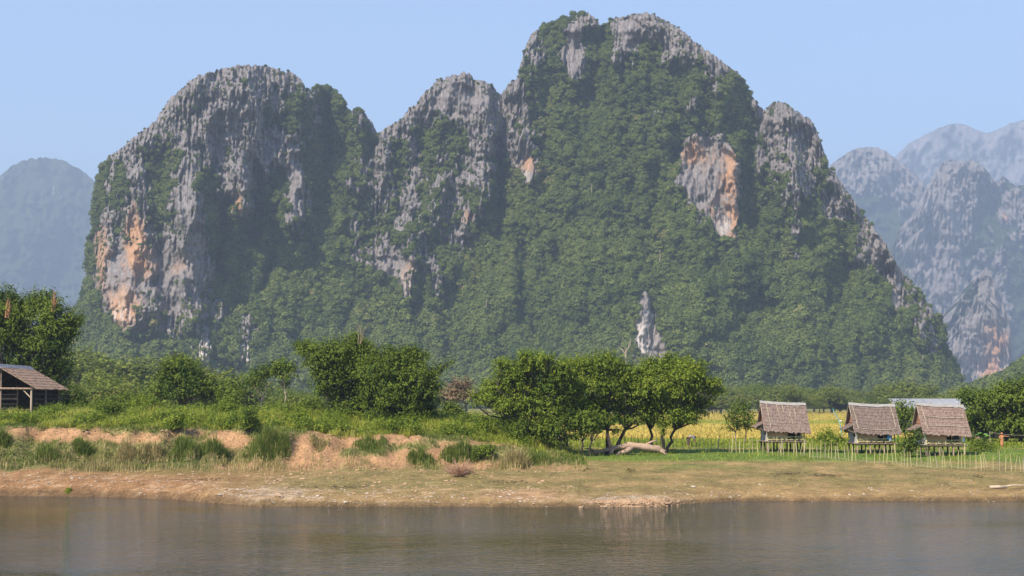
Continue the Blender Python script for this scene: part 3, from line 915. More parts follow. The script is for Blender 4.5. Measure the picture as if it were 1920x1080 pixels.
s1 = tree('round_tree', 'small round dense tree on the grassy bank between shed and big twin trees', 'tree', (342, 758),
     [(345, 705, 26), (320, 725, 26), (365, 725, 26), (340, 738, 32), (385, 728, 18), (302, 738, 18), (350, 690, 14), (330, 700, 16), (392, 742, 14)], 138, 'leaf_mid', .30, 120, seed=12, trunk_r=.14)
tree('small_tree', 'small tree with two leafy tufts on bare leaning trunks, left of the twin trees', 'tree', (500, 756),
     [(488, 706, 18), (510, 700, 16), (530, 692, 15), (537, 708, 13), (478, 722, 15), (533, 722, 9), (470, 712, 10)], 136, 'leaf_mid', .27, 132, 'pale_wood', [((-.75, 0), (.2, 0)), ((1.6, 0), (.1, 0))], seed=13, trunk_r=.11)
tree('small_tree', 'low scrubby tree with dry twigs, just right of the round tree', 'tree', (430, 756),
     [(430, 735, 15), (442, 745, 14), (420, 748, 12), (412, 728, 8)], 136, 'leaf_mid', .26, 114, 'pale_wood', seed=14, trunk_r=.09)
tw = tree('broadleaf_tree', 'left of the twin bushy trees on the grassy bank, with a bare stalk on top', 'tree', (675, 782),
     [(582, 660, 20), (565, 655, 13), (608, 678, 30), (640, 668, 32), (668, 655, 24), (690, 668, 20), (650, 695, 40), (622, 712, 32), (684, 700, 40), (668, 742, 32), (655, 768, 18), (600, 700, 20), (640, 740, 20), (590, 675, 16), (668, 640, 12), (612, 735, 16), (640, 764, 18), (690, 765, 22), (700, 720, 26), (620, 755, 12)],
     118, 'leaf_mid', .22, 120, 'bark_dark', seed=15, trunk_r=.17)
mb = MB(); rng = np.random.default_rng(3)
c0 = np.array([float(q) for q in unproject(674, 645, 116.0)]) - np.array(tw.location)
c1 = np.array([float(q) for q in unproject(680, 608, 116.0)]) - np.array(tw.location)
for i in range(5):
    mb.tube(wobble(c0 + rng.normal(size=3) * .05, c1 + rng.normal(size=3) * np.array([.22, .1, .25]), 4, .04, rng), [.022, .02, .016, .008], 5)
mb.build('bare_stalk', M['wood'], tw)
tree('broadleaf_tree', 'right of the twin bushy trees, rounded and dark, on the grassy bank', 'tree', (735, 784),
     [(740, 690, 34), (762, 680, 28), (782, 712, 32), (722, 718, 38), (762, 740, 40), (798, 740, 22), (700, 742, 26), (790, 755, 26), (735, 755, 26), (790, 668, 10), (775, 662, 9), (718, 690, 18), (808, 725, 14), (812, 700, 8), (826, 690, 7), (838, 683, 6), (725, 772, 18), (765, 768, 20), (795, 768, 16), (706, 700, 22)],
     116, 'leaf_mid', .22, 120, 'bark_dark', seed=16, trunk_r=.16)
tree('dry_bush', 'reddish brown dry bush between the twin trees and the tree row', 'bush', (862, 752),
     [(860, 734, 22), (843, 745, 14), (877, 745, 14), (868, 722, 12)], 170, 'leaf_brown', .34, 90, seed=17, trunk_r=.1)
tree('spreading_tree', 'leftmost tree of the row, its foliage reaching down to the grass', 'tree', (1000, 838),
     [(960, 708, 32), (932, 732, 30), (985, 695, 26), (1010, 690, 24), (980, 742, 42), (1012, 762, 38), (1000, 798, 26), (918, 748, 18), (1035, 725, 34), (903, 756, 12), (1020, 815, 20), (985, 780, 30), (1008, 672, 10), (945, 690, 12), (1045, 770, 26), (1050, 700, 16), (965, 770, 26), (1015, 795, 20), (890, 745, 9), (985, 800, 24), (950, 765, 22), (1010, 825, 18), (930, 760, 16)],
     112, 'leaf_light', .21, 126, 'bark_dark', seed=18, group=G_ROW, trunk_r=.17)
tree('spreading_tree', 'middle tree of the row, dark forked trunk behind the fallen trunk', 'tree', (1138, 848),
     [(1075, 705, 26), (1100, 694, 24), (1128, 690, 24), (1060, 742, 34), (1110, 730, 40), (1152, 720, 34), (1170, 748, 32), (1182, 712, 24), (1088, 772, 28), (1140, 765, 26), (1198, 758, 18), (1140, 682, 12), (1085, 690, 12), (1120, 680, 10), (1205, 722, 20), (1040, 765, 20), (1165, 700, 14), (1115, 765, 18), (1030, 730, 20), (1180, 776, 20), (1122, 788, 18), (1068, 778, 22), (1212, 782, 12), (1152, 790, 19), (1100, 800, 18), (1188, 792, 15), (1075, 803, 16), (1125, 770, 22)],
     114, 'leaf_light', .21, 126, 'bark_dark', [((0, 0), (.05, 0)), ((.55, .6), (1.0, 0))], seed=19, group=G_ROW, trunk_r=.15)
tree('spreading_tree', 'rightmost tree of the row, slim trunks in front of the yellow rice', 'tree', (1246, 845),
     [(1235, 702, 28), (1258, 688, 24), (1285, 705, 28), (1310, 725, 26), (1334, 736, 15), (1225, 735, 34), (1270, 738, 38), (1302, 758, 22), (1240, 772, 20), (1328, 758, 12), (1208, 705, 20), (1282, 772, 16), (1255, 676, 11), (1340, 720, 9), (1300, 692, 12), (1215, 770, 14), (1225, 788, 20), (1262, 786, 22), (1290, 788, 17), (1244, 798, 13), (1240, 755, 26), (1310, 775, 14)],
     115, 'leaf_light', .21, 126, 'bark_dark', [((0, 0), (-.1, 0)), ((.1, .2), (.75, 0)), ((-.75, .5), (-.35, 0))], seed=20, group=G_ROW, trunk_r=.13)
tree('scrub_tree', 'low tree with thin stems filling the gap under the tree row', 'tree', (1085, 848),
     [(1060, 800, 20), (1090, 794, 20), (1110, 806, 16), (1040, 812, 14), (1076, 820, 15), (1100, 780, 16), (1045, 790, 18), (1030, 805, 16), (1058, 778, 18), (1120, 792, 14), (1048, 828, 12), (1095, 815, 15)], 111, 'leaf_mid', .24, 102, 'bark_dark', [((-.7, 0), (-.2, 0)), ((.2, .2), (.1, 0)), ((.8, 0), (.2, 0))], seed=21, trunk_r=.08)
tree('small_tree', 'slender small tree with two thin stems left of the first stilt hut', 'tree', (1390, 832),
     [(1386, 773, 16), (1371, 785, 13), (1400, 788, 14), (1386, 800, 16), (1405, 800, 10), (1372, 806, 10), (1392, 762, 9)], 132, 'leaf_mid', .25, 78, 'bark', [((-.4, 0), (-.1, 0)), ((.4, 0), (.1, 0))], seed=22, trunk_r=.06)
tree('shrub', 'pale green shrub between the first and the second stilt hut', 'shrub', (1557, 846),
     [(1550, 824, 13), (1562, 832, 15), (1572, 824, 9), (1545, 838, 9), (1555, 812, 7)], 116, 'leaf_light', .2, 102, seed=23, trunk_r=.05, extra_branches=False)
tree('shrub', 'dark tall shrub standing behind the second hut beside the third', 'shrub', (1696, 840),
     [(1690, 766, 13), (1700, 786, 16), (1690, 800, 14), (1704, 806, 12), (1680, 756, 8)], 124, 'leaf_mid', .26, 102, 'bark_dark', seed=24, trunk_r=.07)
tree('shrub', 'dark low shrub in front, between the second and the third hut', 'shrub', (1703, 856),
     [(1705, 834, 17), (1693, 845, 13), (1711, 820, 11), (1700, 848, 10)], 111, 'leaf_dark', .22, 108, 'bark_dark', seed=25, trunk_r=.06, extra_branches=False)
tree('shrub', 'low bush against the right end of the third hut', 'shrub', (1832, 852),
     [(1838, 838, 12), (1826, 842, 12), (1848, 844, 9), (1822, 822, 10)], 118, 'leaf_mid', .2, 102, seed=26, trunk_r=.05, extra_branches=False)
tree('broadleaf_tree', 'large dark shady tree right of the third stilt hut', 'tree', (1888, 842),
     [(1832, 755, 20), (1858, 760, 28), (1893, 752, 28), (1922, 768, 34), (1850, 788, 26), (1885, 788, 32), (1915, 735, 24), (1820, 778, 14), (1872, 738, 14), (1835, 806, 12), (1940, 800, 40), (1900, 800, 22), (1895, 728, 12), (1960, 760, 40), (1868, 800, 20)],
     136, 'leaf_mid', .27, 126, 'bark_dark', [((0, 0), (0, 0)), ((1.3, .4), (.3, 0)), ((-1.9, .8), (-.2, 0))], seed=27, trunk_r=.2)
tree('broadleaf_tree', 'far green tree peeping over the tin roof behind the huts', 'tree', (1822, 800),
     [(1803, 745, 11), (1822, 742, 13), (1840, 746, 12), (1812, 752, 12)], 175, 'leaf_mid', .34, 120, seed=28, trunk_r=.12)

# ------------------------------------------------------------------ trees on the plain below the mountain
def plain_tree(seed, mat, tall):
    rng = np.random.default_rng(seed)
    K = 9
    a = rng.uniform(0, 6.28, K); r = rng.uniform(.25, .85, K)
    C = np.stack([np.cos(a) * r, np.sin(a) * r, rng.uniform(.7, 1.5, K) * tall], 1)
    C[0] = (0, 0, 1.55 * tall); C[1] = (.1, 0, 1.0 * tall)
    Rr = rng.uniform(.32, .55, K)
    v, f, t = spray_leaves(C, Rr, 1700, .085, seed, per=5, asp=.65)
    v[:, 2] = np.maximum(v[:, 2], .04)
    root = thing('plain_tree', 'x', 'tree')
    link('crown', mesh_np('crown', v, f, M[mat], False, {'tone': t}), root)
    mb = MB()
    mb.tube(wobble((0, 0, -.1), (0, 0, .8 * tall), 4, .03, rng), [.09, .07, .06, .05], 6)
    for c in C:
        mb.tube(wobble((0, 0, .7 * tall), c, 4, .06, rng), [.045, .035, .025, .012], 5)
    mb.build('trunk', M['bark'], root)
    return root

def kids(o):
    return [c for c in bpy.data.objects if c.parent == o]

protos = []
for i, (mat, tall) in enumerate((('leaf_far', 1.0), ('leaf_far', .8), ('leaf_mid', .9), ('leaf_far', 1.3), ('leaf_brown', .9))):
    protos.append(plain_tree(500 + i, mat, tall))
proto_kids = [kids(p) for p in protos]
used = [False] * len(protos)
def plant(k, px, py_base, Y, h_px, wide, label, group):
    """put a tree of the plain with its foot on the ground at distance Y, h_px photograph pixels tall"""
    p = protos[k]
    if not used[k]:
        o = p; used[k] = True
    else:
        o = p.copy(); COL.objects.link(o)
        for c in proto_kids[k]:
            d = c.copy(); COL.objects.link(d); d.parent = o
    x, _, _ = unproject(px, py_base, Y)
    x = float(x)
    tall = (1.0, .8, .9, 1.3, .9)[k]
    s = h_px * Y / 2650. / (2.05 * tall)
    o.location = (x, Y, float(ground_z(x, Y)))
    o.rotation_euler = (0, 0, random.uniform(0, 6.28))
    o.scale = (s * wide, s * wide, s)
    o['label'] = label; o['group'] = group
    return o

G_L = 'bushy trees between the grassy bank and the foot of the cliffs'
G_M = 'trees at the far edge of the plain behind the tree row'
G_R = 'trees along the far edge of the rice field'
rng = np.random.default_rng(77)
lab_l = ['bushy green tree of the thicket below the orange cliff'] * 4 + ['brownish half bare tree of the thicket below the orange cliff']
lab_m = ['green tree at the far edge of the plain behind the tree row'] * 5
lab_r = ['green tree at the far edge of the rice field'] * 4 + ['brownish half bare tree at the far edge of the rice field']
brown, brown_r = [], []
for i in range(34):
    px = 128 + 440 * (i + rng.uniform(-.4, .4)) / 34
    Y = float(rng.uniform(210, 430))
    top = float(np.interp(px, [120, 150, 200, 260, 330, 400, 470, 570], [668, 662, 690, 700, 672, 700, 715, 710])) + rng.uniform(-6, 38)
    base = 755 + (CAM_Z - 2.1) / Y * 2650
    k = int(rng.choice([0, 1, 2, 3, 0, 1, 4], p=[.2, .2, .2, .15, .1, .1, .05]))
    o = plant(k, px, base, Y, base - top, rng.uniform(1.0, 1.5), lab_l[k], G_L)
    if k == 4: brown.append(o)
for i in range(20):
    px = 560 + 800 * (i + rng.uniform(-.4, .4)) / 20
    Y = float(rng.uniform(420, 640))
    base = 755 + (CAM_Z - 2.1) / Y * 2650
    k = int(rng.choice([0, 1, 2, 3]))
    plant(k, px, base, Y, base - rng.uniform(718, 742), rng.uniform(1.1, 1.7), lab_m[k], G_M)
for i in range(38):
    px = 1335 + 400 * (i + rng.uniform(-.4, .4)) / 38
    Y = float(rng.uniform(440, 600))
    base = 755 + (CAM_Z - 2.1) / Y * 2650
    k = int(rng.choice([0, 1, 2, 3, 0, 1, 4], p=[.2, .2, .2, .15, .1, .1, .05]))
    o = plant(k, px, base, Y, base - rng.uniform(718, 752), rng.uniform(1.1, 1.7), lab_r[k], G_R)
    if k == 4: brown_r.append(o)
for i in range(14):
    px = 1730 + 220 * (i + rng.uniform(-.4, .4)) / 14
    Y = float(rng.uniform(300, 420))
    base = 755 + (CAM_Z - 2.1) / Y * 2650
    k = int(rng.choice([0, 2, 3]))
    plant(k, px, base, Y, base - rng.uniform(722, 745), rng.uniform(1.1, 1.6), 'green tree at the mountain foot behind the tin roof', 'trees behind the tin roof')

for lst in (brown, brown_r):
    if len(lst) == 2:
        lst.sort(key=lambda o: o.location.x / o.location.y)
        for o, wd_ in zip(lst, ('left one of two', 'right one of two')):
            o['label'] = wd_ + ' ' + o['label'].replace('tree', 'trees')

# tall bare trunks standing out of the forest
def bare_tree(label, px, py0, py1, Y, r, seed, lean=0.0, forks=5):
    rng = np.random.default_rng(seed)
    x, _, z0 = [float(q) for q in unproject(px, py0, Y)]
    _, _, z1 = [float(q) for q in unproject(px, py1, Y)]
    g = float(ground_z(x, Y))
    root = thing('bare_tree', label, 'tree', (x, Y, g))
    h = z1 - g
    mb = MB()
    top = np.array([lean * h, 0, h * .8])
    mb.tube(wobble((0, 0, -.3), top, 6, .012, rng), list(np.linspace(r * 1.3, r * .6, 6)), 7)
    for i in range(forks):
        a = np.array([lean * h, 0, h * (.62 + .18 * rng.random())]) if i else top
        e = np.array([lean * h + rng.normal() * h * .09, rng.normal() * h * .06, h * rng.uniform(.86, 1.0)])
        mb.tube(wobble(a, e, 4, .06, rng), list(np.linspace(r * .5, r * .15, 4)), 5)
    mb.build('trunk', M['pale_wood'], root, True)
    return root
bare_tree('pale bare tall tree trunk standing left of the white rock spire', 1173, 705, 634, 420, .26, 41)

def on_mountain(px, py):
    V_ = main['V']; j = int(round((px - SIL_MAIN[0][0]) / 2.0))
    i = int(np.argmin(np.abs(main['PY'][:, j] - py)))
    return V_[i, j]
for k_, (lab, px, py, h, lean) in enumerate((
        ('thin pale bare trunk in the forest right of the lowest grey rock', 912, 582, 15, 0), ('pale bare trunk high in the forest left of the big orange cliff', 1107, 365, 16, .05),
        ('pale forked bare trunk in the forest left of the white spire', 1235, 490, 15, .05), ('short pale trunk among trees below the middle cliff', 783, 606, 13, 0),
        ('slanting pale bare trunk near the right foot of the mountain', 1716, 686, 14, .8), ('pale bare trunk between the dome and the middle peak', 637, 372, 14, 0),
        ('thin bare trunk on the slope left of the middle cliff', 552, 558, 15, 0))):
    P_ = on_mountain(px, py); rng = np.random.default_rng(800 + k_)
    root = thing('bare_tree', lab, 'tree', (P_[0], P_[1] - 4.5, P_[2]))
    H_ = h * P_[1] / 2650.
    mb = MB()
    top = np.array([lean * H_, 0, H_])
    mb.tube(wobble((0, 1.5, -2.5), top, 5, .012, rng), [.42, .36, .3, .26, .2], 6)
    for q in range(5):
        e = top + np.array([rng.normal() * H_ * .12, rng.normal() * H_ * .1, H_ * rng.uniform(.1, .4)])
        mb.tube(wobble(top * rng.uniform(.75, 1), e, 4, .05, rng), [.2, .16, .1, .05], 4)
    mb.build('trunk', M['pale_wood'], root, True)

# ------------------------------------------------------------------ thatched stilt huts
def stakes_top(mb, pts, r=.018):
    for a, b_ in pts:
        mb.tube([a, b_], r, 5)

def ragged_course(mb, x0, x1, p_up, p_dn, n, rng, thick=.045, rag=.05, tilt=None):
    """one course of thatch: a slab from line p_up to line p_dn (y, z), split in strips with an uneven lower edge"""
    (yu, zu), (yd, zd) = p_up, p_dn
    L = math.hypot(yd - yu, zd - zu)
    dy, dz = (yd - yu) / L, (zd - zu) / L
    ny_, nz_ = (dz, -dy) if dz < 0 and dy < 0 else (-dz, dy)
    if nz_ < 0: ny_, nz_ = -ny_, -nz_
    xs = np.linspace(x0, x1, n + 1)
    for i in range(n):
        a, b_ = xs[i], xs[i + 1]
        ext = rng.uniform(-rag, rag)
        th = thick * rng.uniform(.7, 1.4)
        ta, tb = tilt(a), tilt(b_)
        lift = rng.uniform(0, .012)
        e = (yd + dy * ext, zd + dz * ext)
        mb.hexa([(a, yu, zu + ta), (b_, yu, zu + tb), (b_, e[0], e[1] + tb), (a, e[0], e[1] + ta),
                 (a, yu + ny_ * (th * .3 + lift), zu + nz_ * (th * .3 + lift) + ta), (b_, yu + ny_ * (th * .3 + lift), zu + nz_ * (th * .3 + lift) + tb),
                 (b_, e[0] + ny_ * (th + lift), e[1] + nz_ * (th + lift) + tb), (a, e[0] + ny_ * (th + lift), e[1] + nz_ * (th + lift) + ta)])

def hut(name, label, group, px, py, Y, seed, poles, bands=(), thatch='thatch', sag=.05, lean=-.05):
    """hut standing on stilts; local x right, y away, z up, origin at the middle of the front foot line"""
    rng = np.random.default_rng(seed)
    x, _, _ = unproject(px, py, Y)
    x = float(x)
    gz = float(ground_z(x, Y + 1.2))
    root = thing(name, label, 'hut', (x, Y, gz - .02), 0, group)
    s = Y / 2650.
    W = 3.0           # body width between corner posts
    Dp = 3.0           # depth
    fl, ev, rg = .86, 1.72, 4.08    # floor, front eave, ridge heights
    hx = W / 2
    tilt = lean
    yr = 1.35          # ridge line
    ye = -.46          # front eave
    for xx in (-hx, -hx + 1.05, -hx + 2.15, hx):
        for yy in (.05, 1.5, Dp - .1):
            mb = MB()
            mb.tube([(xx + rng.normal() * .03, yy + rng.normal() * .03, -.15), (xx, yy, fl - .1)], .065, 7)
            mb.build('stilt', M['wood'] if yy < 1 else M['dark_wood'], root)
    for yy in (.05, 1.5, Dp - .1):
        MB().tube([(-hx - .15, yy, fl - .10), (hx + .2, yy, fl - .10)], .05, 6).build('floor_beam', M['wood'], root)
    for k in range(9):
        xx = -hx - .1 + (W + .2) * k / 8
        MB().box(xx - (W + .2) / 16 + .01, xx + (W + .2) / 16 - .01, -.12, Dp, fl - .045, fl + rng.uniform(-.005, .01)).build('floor_board', M['wood'], root)
    # porch posts and the plates that carry the roof
    for xx in (-hx, hx):
        MB().tube([(xx, -.06, fl - .75 if xx > 0 else fl), (xx, -.02, ev + .28)], .06, 7).build('corner_post', M['bamboo'], root)
        MB().tube([(xx, Dp, fl), (xx, Dp, ev + .2)], .05, 7).build('corner_post', M['wood'], root)
    MB().tube([(-hx - .3, -.02, ev + .25), (hx + .35, -.02, ev + .25 + tilt * W)], .04, 6).build('wall_plate', M['wood'], root)
    for yy in (1.35,):
        for xx in (-hx + .02, hx - .02):
            MB().tube([(xx, yy, fl), (xx, yy, rg - .12 + (tilt * W if xx > 0 else 0))], .05, 6).build('king_post', M['wood'], root)
    # walls: woven mats on split bamboo
    yw = .42
    MB().box(-hx + .08, hx - 1.25, yw, yw + .04, fl, ev + .75).build('mat_wall', M['mat_wall'], root)
    MB().box(hx - .22, hx - .06, yw, yw + .04, fl, ev + .75).build('mat_wall', M['mat_wall'], root)
    MB().box(-hx + .08, hx - .08, Dp - .06, Dp - .02, fl, ev + .55).build('back_wall', M['dark_wood'], root)
    MB().box(hx - .05, hx - .01, 1.0, Dp - .1, fl, ev + .5).build('side_wall', M['grey_mat'], root)
    for (y0, y1, z1) in ((.06, .62, ev - .02), (.64, 1.55, ev - .38), (1.57, Dp - .1, ev + .45)):
        MB().box(-hx - .02, -hx + .025, y0, y1, fl - .03, z1).build('side_wall', M['grey_mat'], root)
    # railing: two rails, posts and thin crossed laths
    for zz in (fl + .11, fl + .36):
        MB().tube([(-hx + .05, -.08, zz), (hx - .02, -.08, zz + rng.normal() * .01)], .036, 6).build('rail', M['bamboo'], root)
    nb = 4
    for k in range(1, nb):
        xx = -hx + W * k / nb
        MB().tube([(xx, -.08, fl - .03), (xx, -.08, fl + .41)], .036, 6).build('baluster', M['bamboo'], root)
    for k in range(nb):
        a, b_ = -hx + W * k / nb + .05, -hx + W * (k + 1) / nb - .05
        if rng.random() < .8:
            MB().tube([(a, -.055, fl + .13), (b_, -.055, fl + .34)], .022, 5).build('lath', M['bamboo'], root)
        if rng.random() < .8:
            MB().tube([(a, -.105, fl + .34), (b_, -.105, fl + .13)], .022, 5).build('lath', M['bamboo'], root)
    # roof: courses of thatch on both slopes
    rx0, rx1 = -hx - .33, hx + .40
    dz_ = lambda xx: tilt * (xx - rx0) - sag * math.sin(math.pi * min(1, max(0, (xx - rx0) / (rx1 - rx0))))
    nc = 9
    for side in (0, 1):
        for c in range(nc):
            t0 = max(0, c / nc - .03); t1 = (c + 1.35) / nc
            t1 = min(t1, 1.02)
            yo = ye if side == 0 else 2 * yr - ye
            up = (yr + (yo - yr) * t0, rg + (ev - rg) * t0 + .02 * (nc - c) * 0)
            dn = (yr + (yo - yr) * t1, rg + (ev - rg) * t1)
            # the lower courses flare and bow
            mb = MB()
            ragged_course(mb, rx0 - .05 * t1, rx1 + .06 * t1, up, dn, 26, rng, .05, .055 if c < nc - 1 else .08, tilt=dz_)
            mb.build('thatch_course', M[thatch], root)
    for (t, amt) in bands:      # bent laths lying across the thatch
        pts = []
        for q in range(9):
            xx = rx0 + .35 + (rx1 - rx0 - .5) * q / 8
            tt = t + amt * math.sin(q / 8 * math.pi) + rng.normal() * .004
            pts.append((xx, yr + (ye - yr) * tt - .07, rg + (ev - rg) * tt + .08 + dz_(xx)))
        MB().tube(pts, .028, 5).build('roof_lath', M['bamboo_grey'], root)
    for (fx, t0, t1, skew) in poles:  # poles laid up the roof
        xx = rx0 + (rx1 - rx0) * fx
        f = lambda t, xx: (xx, yr + (ye - yr) * t - .085, rg + (ev - rg) * t + .09 + dz_(xx))
        MB().tube([f(t0, xx), f((t0 + t1) / 2, xx + skew * .5 + .02), f(t1, xx + skew)], .026, 5).build('roof_pole', M['bamboo_grey'], root)
    mb = MB()
    nseg = 14
    for q in range(nseg):
        a = rx0 - .04 + (rx1 - rx0 + .08) * q / nseg; b_ = rx0 - .04 + (rx1 - rx0 + .08) * (q + 1) / nseg
        za, zb = rg + .05 + dz_(a), rg + .05 + dz_(b_)
        d0 = rng.uniform(.17, .23)
        for sg in (-1, 1):
            mb.hexa([(a, yr, za), (b_, yr, zb), (b_, yr + sg * .17, zb - d0), (a, yr + sg * .17, za - d0),
                     (a, yr, za + .06), (b_, yr, zb + .06), (b_, yr + sg * .22, zb - d0 + .03), (a, yr + sg * .22, za - d0 + .03)])
    mb.build('ridge_cap', M['ridge_straw'], root)
    for k in range(4):
        xx = rx0 + .1 + (rx1 - rx0 - .2) * (k + rng.uniform(-.15, .15)) / 3
        zz = rg + dz_(xx)
        MB().tube([(xx, yr - .18, zz - .12), (xx + .03, yr + .12, zz + .24)], .016, 5).build('ridge_peg', M['bamboo_grey'], root)
        MB().tube([(xx, yr + .18, zz - .12), (xx + .02, yr - .1, zz + .22)], .016, 5).build('ridge_peg', M['bamboo_grey'], root)
    # gable ends
    for xx, tt in ((-hx - .06, 0), (hx + .05, tilt * W)):
        z0 = ev + .55
        w0 = (rg - .12 - z0) / (rg - ev) * (yr - ye)
        mb = MB()
        mb.add([(xx, yr - w0, z0 + tt), (xx, yr + w0, z0 + tt), (xx, yr, rg - .14 + tt), (xx + .03, yr - w0, z0 + tt), (xx + .03, yr + w0, z0 + tt), (xx + .03, yr, rg - .14 + tt)], [(0, 2, 1), (3, 4, 5)])
        mb.add([(xx, yr - w0, z0 + tt), (xx, yr + w0, z0 + tt), (xx + .03, yr + w0, z0 + tt), (xx + .03, yr - w0, z0 + tt)], [(0, 1, 2, 3)])
        mb.build('gable_mat', M['gable_mat'], root)
        for q in range(4):
            zz = z0 + .25 + q * .36
            wq = (rg - .15 - zz) / (rg - ev) * (yr - ye)
            if xx < 0 and wq > .1:
                MB().tube([(xx - .02, yr - wq, zz), (xx - .02, yr + wq, zz)], .02, 5).build('gable_rail', M['wood'], root)
    for sg in (-1, 1):
        for xx, tt in ((rx0 - .01, 0), (rx1 + .01, tilt * (rx1 - rx0))):
            yo = ye if sg < 0 else 2 * yr - ye
            MB().tube([(xx, yr, rg + tt), (xx, yo, ev + .03 + tt)], .03, 6).build('barge_pole', M['bamboo_grey'], root)
    # the small apron roof on the left gable
    mb = MB()
    for c in range(3):
        for q in range(8):
            y0 = yr - 1.15 + 2.4 * q / 8; y1 = yr - 1.15 + 2.4 * (q + 1) / 8
            t0, t1 = c / 3., (c + 1.3) / 3.
            xa, xb = -hx + .05 - .95 * t0, -hx + .05 - .95 * min(t1, 1) - rng.uniform(-.03, .05)
            za, zb = ev + .75 - .50 * t0, ev + .75 - .50 * min(t1, 1)
            th = .04 + .01 * rng.random()
            mb.hexa([(xa, y0, za), (xa, y1, za), (xb, y1, zb), (xb, y0, zb), (xa, y0, za + th * .5), (xa, y1, za + th * .5), (xb, y1, zb + th), (xb, y0, zb + th)])
    mb.build('apron_roof', M[thatch], root)
    for yy in (yr - 1.0, yr + 1.0):
        MB().tube([(-hx - .04, yy, ev - .05), (-hx - .85, yy, ev + .24)], .025, 5).build('apron_strut', M['wood'], root)
    return root

G_H = 'thatched stilt huts by the fence'
h1 = hut('stilt_hut', 'leftmost of the three thatched stilt huts, poles laid up its roof, nearest the tree row', G_H, 1474, 845, 116, 61, [(.12, .02, .9, .1), (.33, .0, .45, .18), (.58, .0, .75, .25), (.46, .05, .35, .1), (.72, .2, .55, .08)])
h2 = hut('stilt_hut', 'middle one of the three thatched stilt huts, blue cloth on its porch', G_H, 1643, 848, 115, 62, [(.06, .1, .9, .12), (.9, .1, .8, .08)], [(.86, .01)], 'thatch_b', .09, -.035)
h3 = hut('stilt_hut', 'rightmost of the three thatched stilt huts, two laths across its roof', G_H, 1773, 856, 112, 63, [(.08, .1, .85, .1)], [(.42, .03), (.74, -.02)], 'thatch_c', .03, -.045)
for h_, dx, z0, z1, mm, lab, wd in ((h2, 1.05, 1.16, 1.80, 'blue_cloth', 'bright blue cloth hanging on the porch of the middle hut', .34), (h2, 1.14, 1.05, 1.32, 'pale_cloth', 'pale cloth below the blue one on the middle hut porch', .22), (h3, 1.42, 1.08, 1.86, 'pale_cloth', 'light blue towel hanging at the right post of the third hut', .2)):
    mb = MB()
    n = 7
    v = []; f = []
    for i in range(n + 1):
        for j in range(5):
            v.append((-wd / 2 + wd * i / n, .03 * math.sin(i * 1.9 + j * .3) * (1 - j / 6.), z0 + (z1 - z0) * j / 4 - .02 * math.sin(i * 1.3)))
    for i in range(n):
        for j in range(4):
            f.append((i * 5 + j, (i + 1) * 5 + j, (i + 1) * 5 + j + 1, i * 5 + j + 1))
    mb.add(v, f)
    o = mb.build('hanging_cloth', M[mm], None, True)
    sol = o.modifiers.new('thick', 'SOLIDIFY'); sol.thickness = .012
    o.location = (h_.location.x + dx, h_.location.y - (.16 if mm == 'pale_cloth' and h_ is h2 else .12), h_.location.z)
    tag(o, lab, 'cloth', 'cloths hung on the hut porches')

# ------------------------------------------------------------------ the open shed at the left
x0 = float(unproject(0, 782, 117)[0])
sg = float(ground_z(x0 + 2, 118)) - .05
shed = thing('open_shed', 'open sided shed with a sagging thatched roof at the left edge of the picture', 'shed', (x0, 117, sg))
rng = np.random.default_rng(8)
rz_, ez_ = 4.40, 2.44        # ridge, eave
xr, xe = -.25, 3.22          # ridge, right eave
Ls = 7.2
for side in (1, -1):
    for c in range(8):
        t0 = max(0, c / 8 - .03); t1 = min(1.02, (c + 1.35) / 8)
        mb = MB()
        for q in range(30):
            y0 = -.45 + (Ls + .9) * q / 30; y1 = -.45 + (Ls + .9) * (q + 1) / 30
            e = rng.uniform(-.05, .05) + (.05 * math.sin(q * .7) if c == 7 else 0)
            th = .06 * rng.uniform(.7, 1.4)
            def pt(t, up):
                return (xr + side * ((xe - xr) * t + up * .45), rz_ + (ez_ - rz_) * t + up * .88)
            A = pt(t0, 0); B = pt(t1 + e / 4, 0); A1 = pt(t0, th * .4); B1 = pt(t1 + e / 4, th)
            mb.hexa([(A[0], y0, A[1]), (A[0], y1, A[1]), (B[0], y1, B[1]), (B[0], y0, B[1]), (A1[0], y0, A1[1]), (A1[0], y1, A1[1]), (B1[0], y1, B1[1]), (B1[0], y0, B1[1])])
        mb.build('thatch_course', M['thatch_left'], shed)
mb = MB()
for q in range(14):
    y0 = -.5 + (Ls + 1) * q / 14; y1 = -.5 + (Ls + 1) * (q + 1) / 14
    d = rng.uniform(.22, .30)
    for s_ in (1, -1):
        mb.hexa([(xr, y0, rz_ + .06), (xr, y1, rz_ + .06), (xr + s_ * .42, y1, rz_ - d), (xr + s_ * .42, y0, rz_ - d), (xr, y0, rz_ + .13), (xr, y1, rz_ + .13), (xr + s_ * .46, y1, rz_ - d + .07), (xr + s_ * .46, y0, rz_ - d + .07)])
mb.build('ridge_cap', mottled('ridge_cap_blue', (.085, .09, .11), (.19, .20, .24), 3), shed)
for (px_, yy, r_, mm, z1) in ((2.55, .0, .085, 'pale_wood', 2.80), (-3.05, .0, .085, 'pale_wood', 2.80), (2.62, 3.4, .07, 'wood', 2.75), (-3.05, 3.4, .07, 'wood', 2.75), (2.62, 6.8, .07, 'wood', 2.75), (-3.05, 6.8, .07, 'wood', 2.75), (xr + .25, .02, .06, 'wood', 4.2), (.55, 2.4, .055, 'wood', 2.7)):
    MB().tube([(px_ + .03, yy, -.2), (px_, yy, z1)], [r_ * 1.1, r_], 8).build('post', M[mm], shed)
for yy in (0.0, 3.4, 6.8):
    MB().tube([(-3.2, yy - .1, 2.50), (2.75, yy - .1, 2.46)], .085, 8).build('tie_beam', M['wood'], shed)
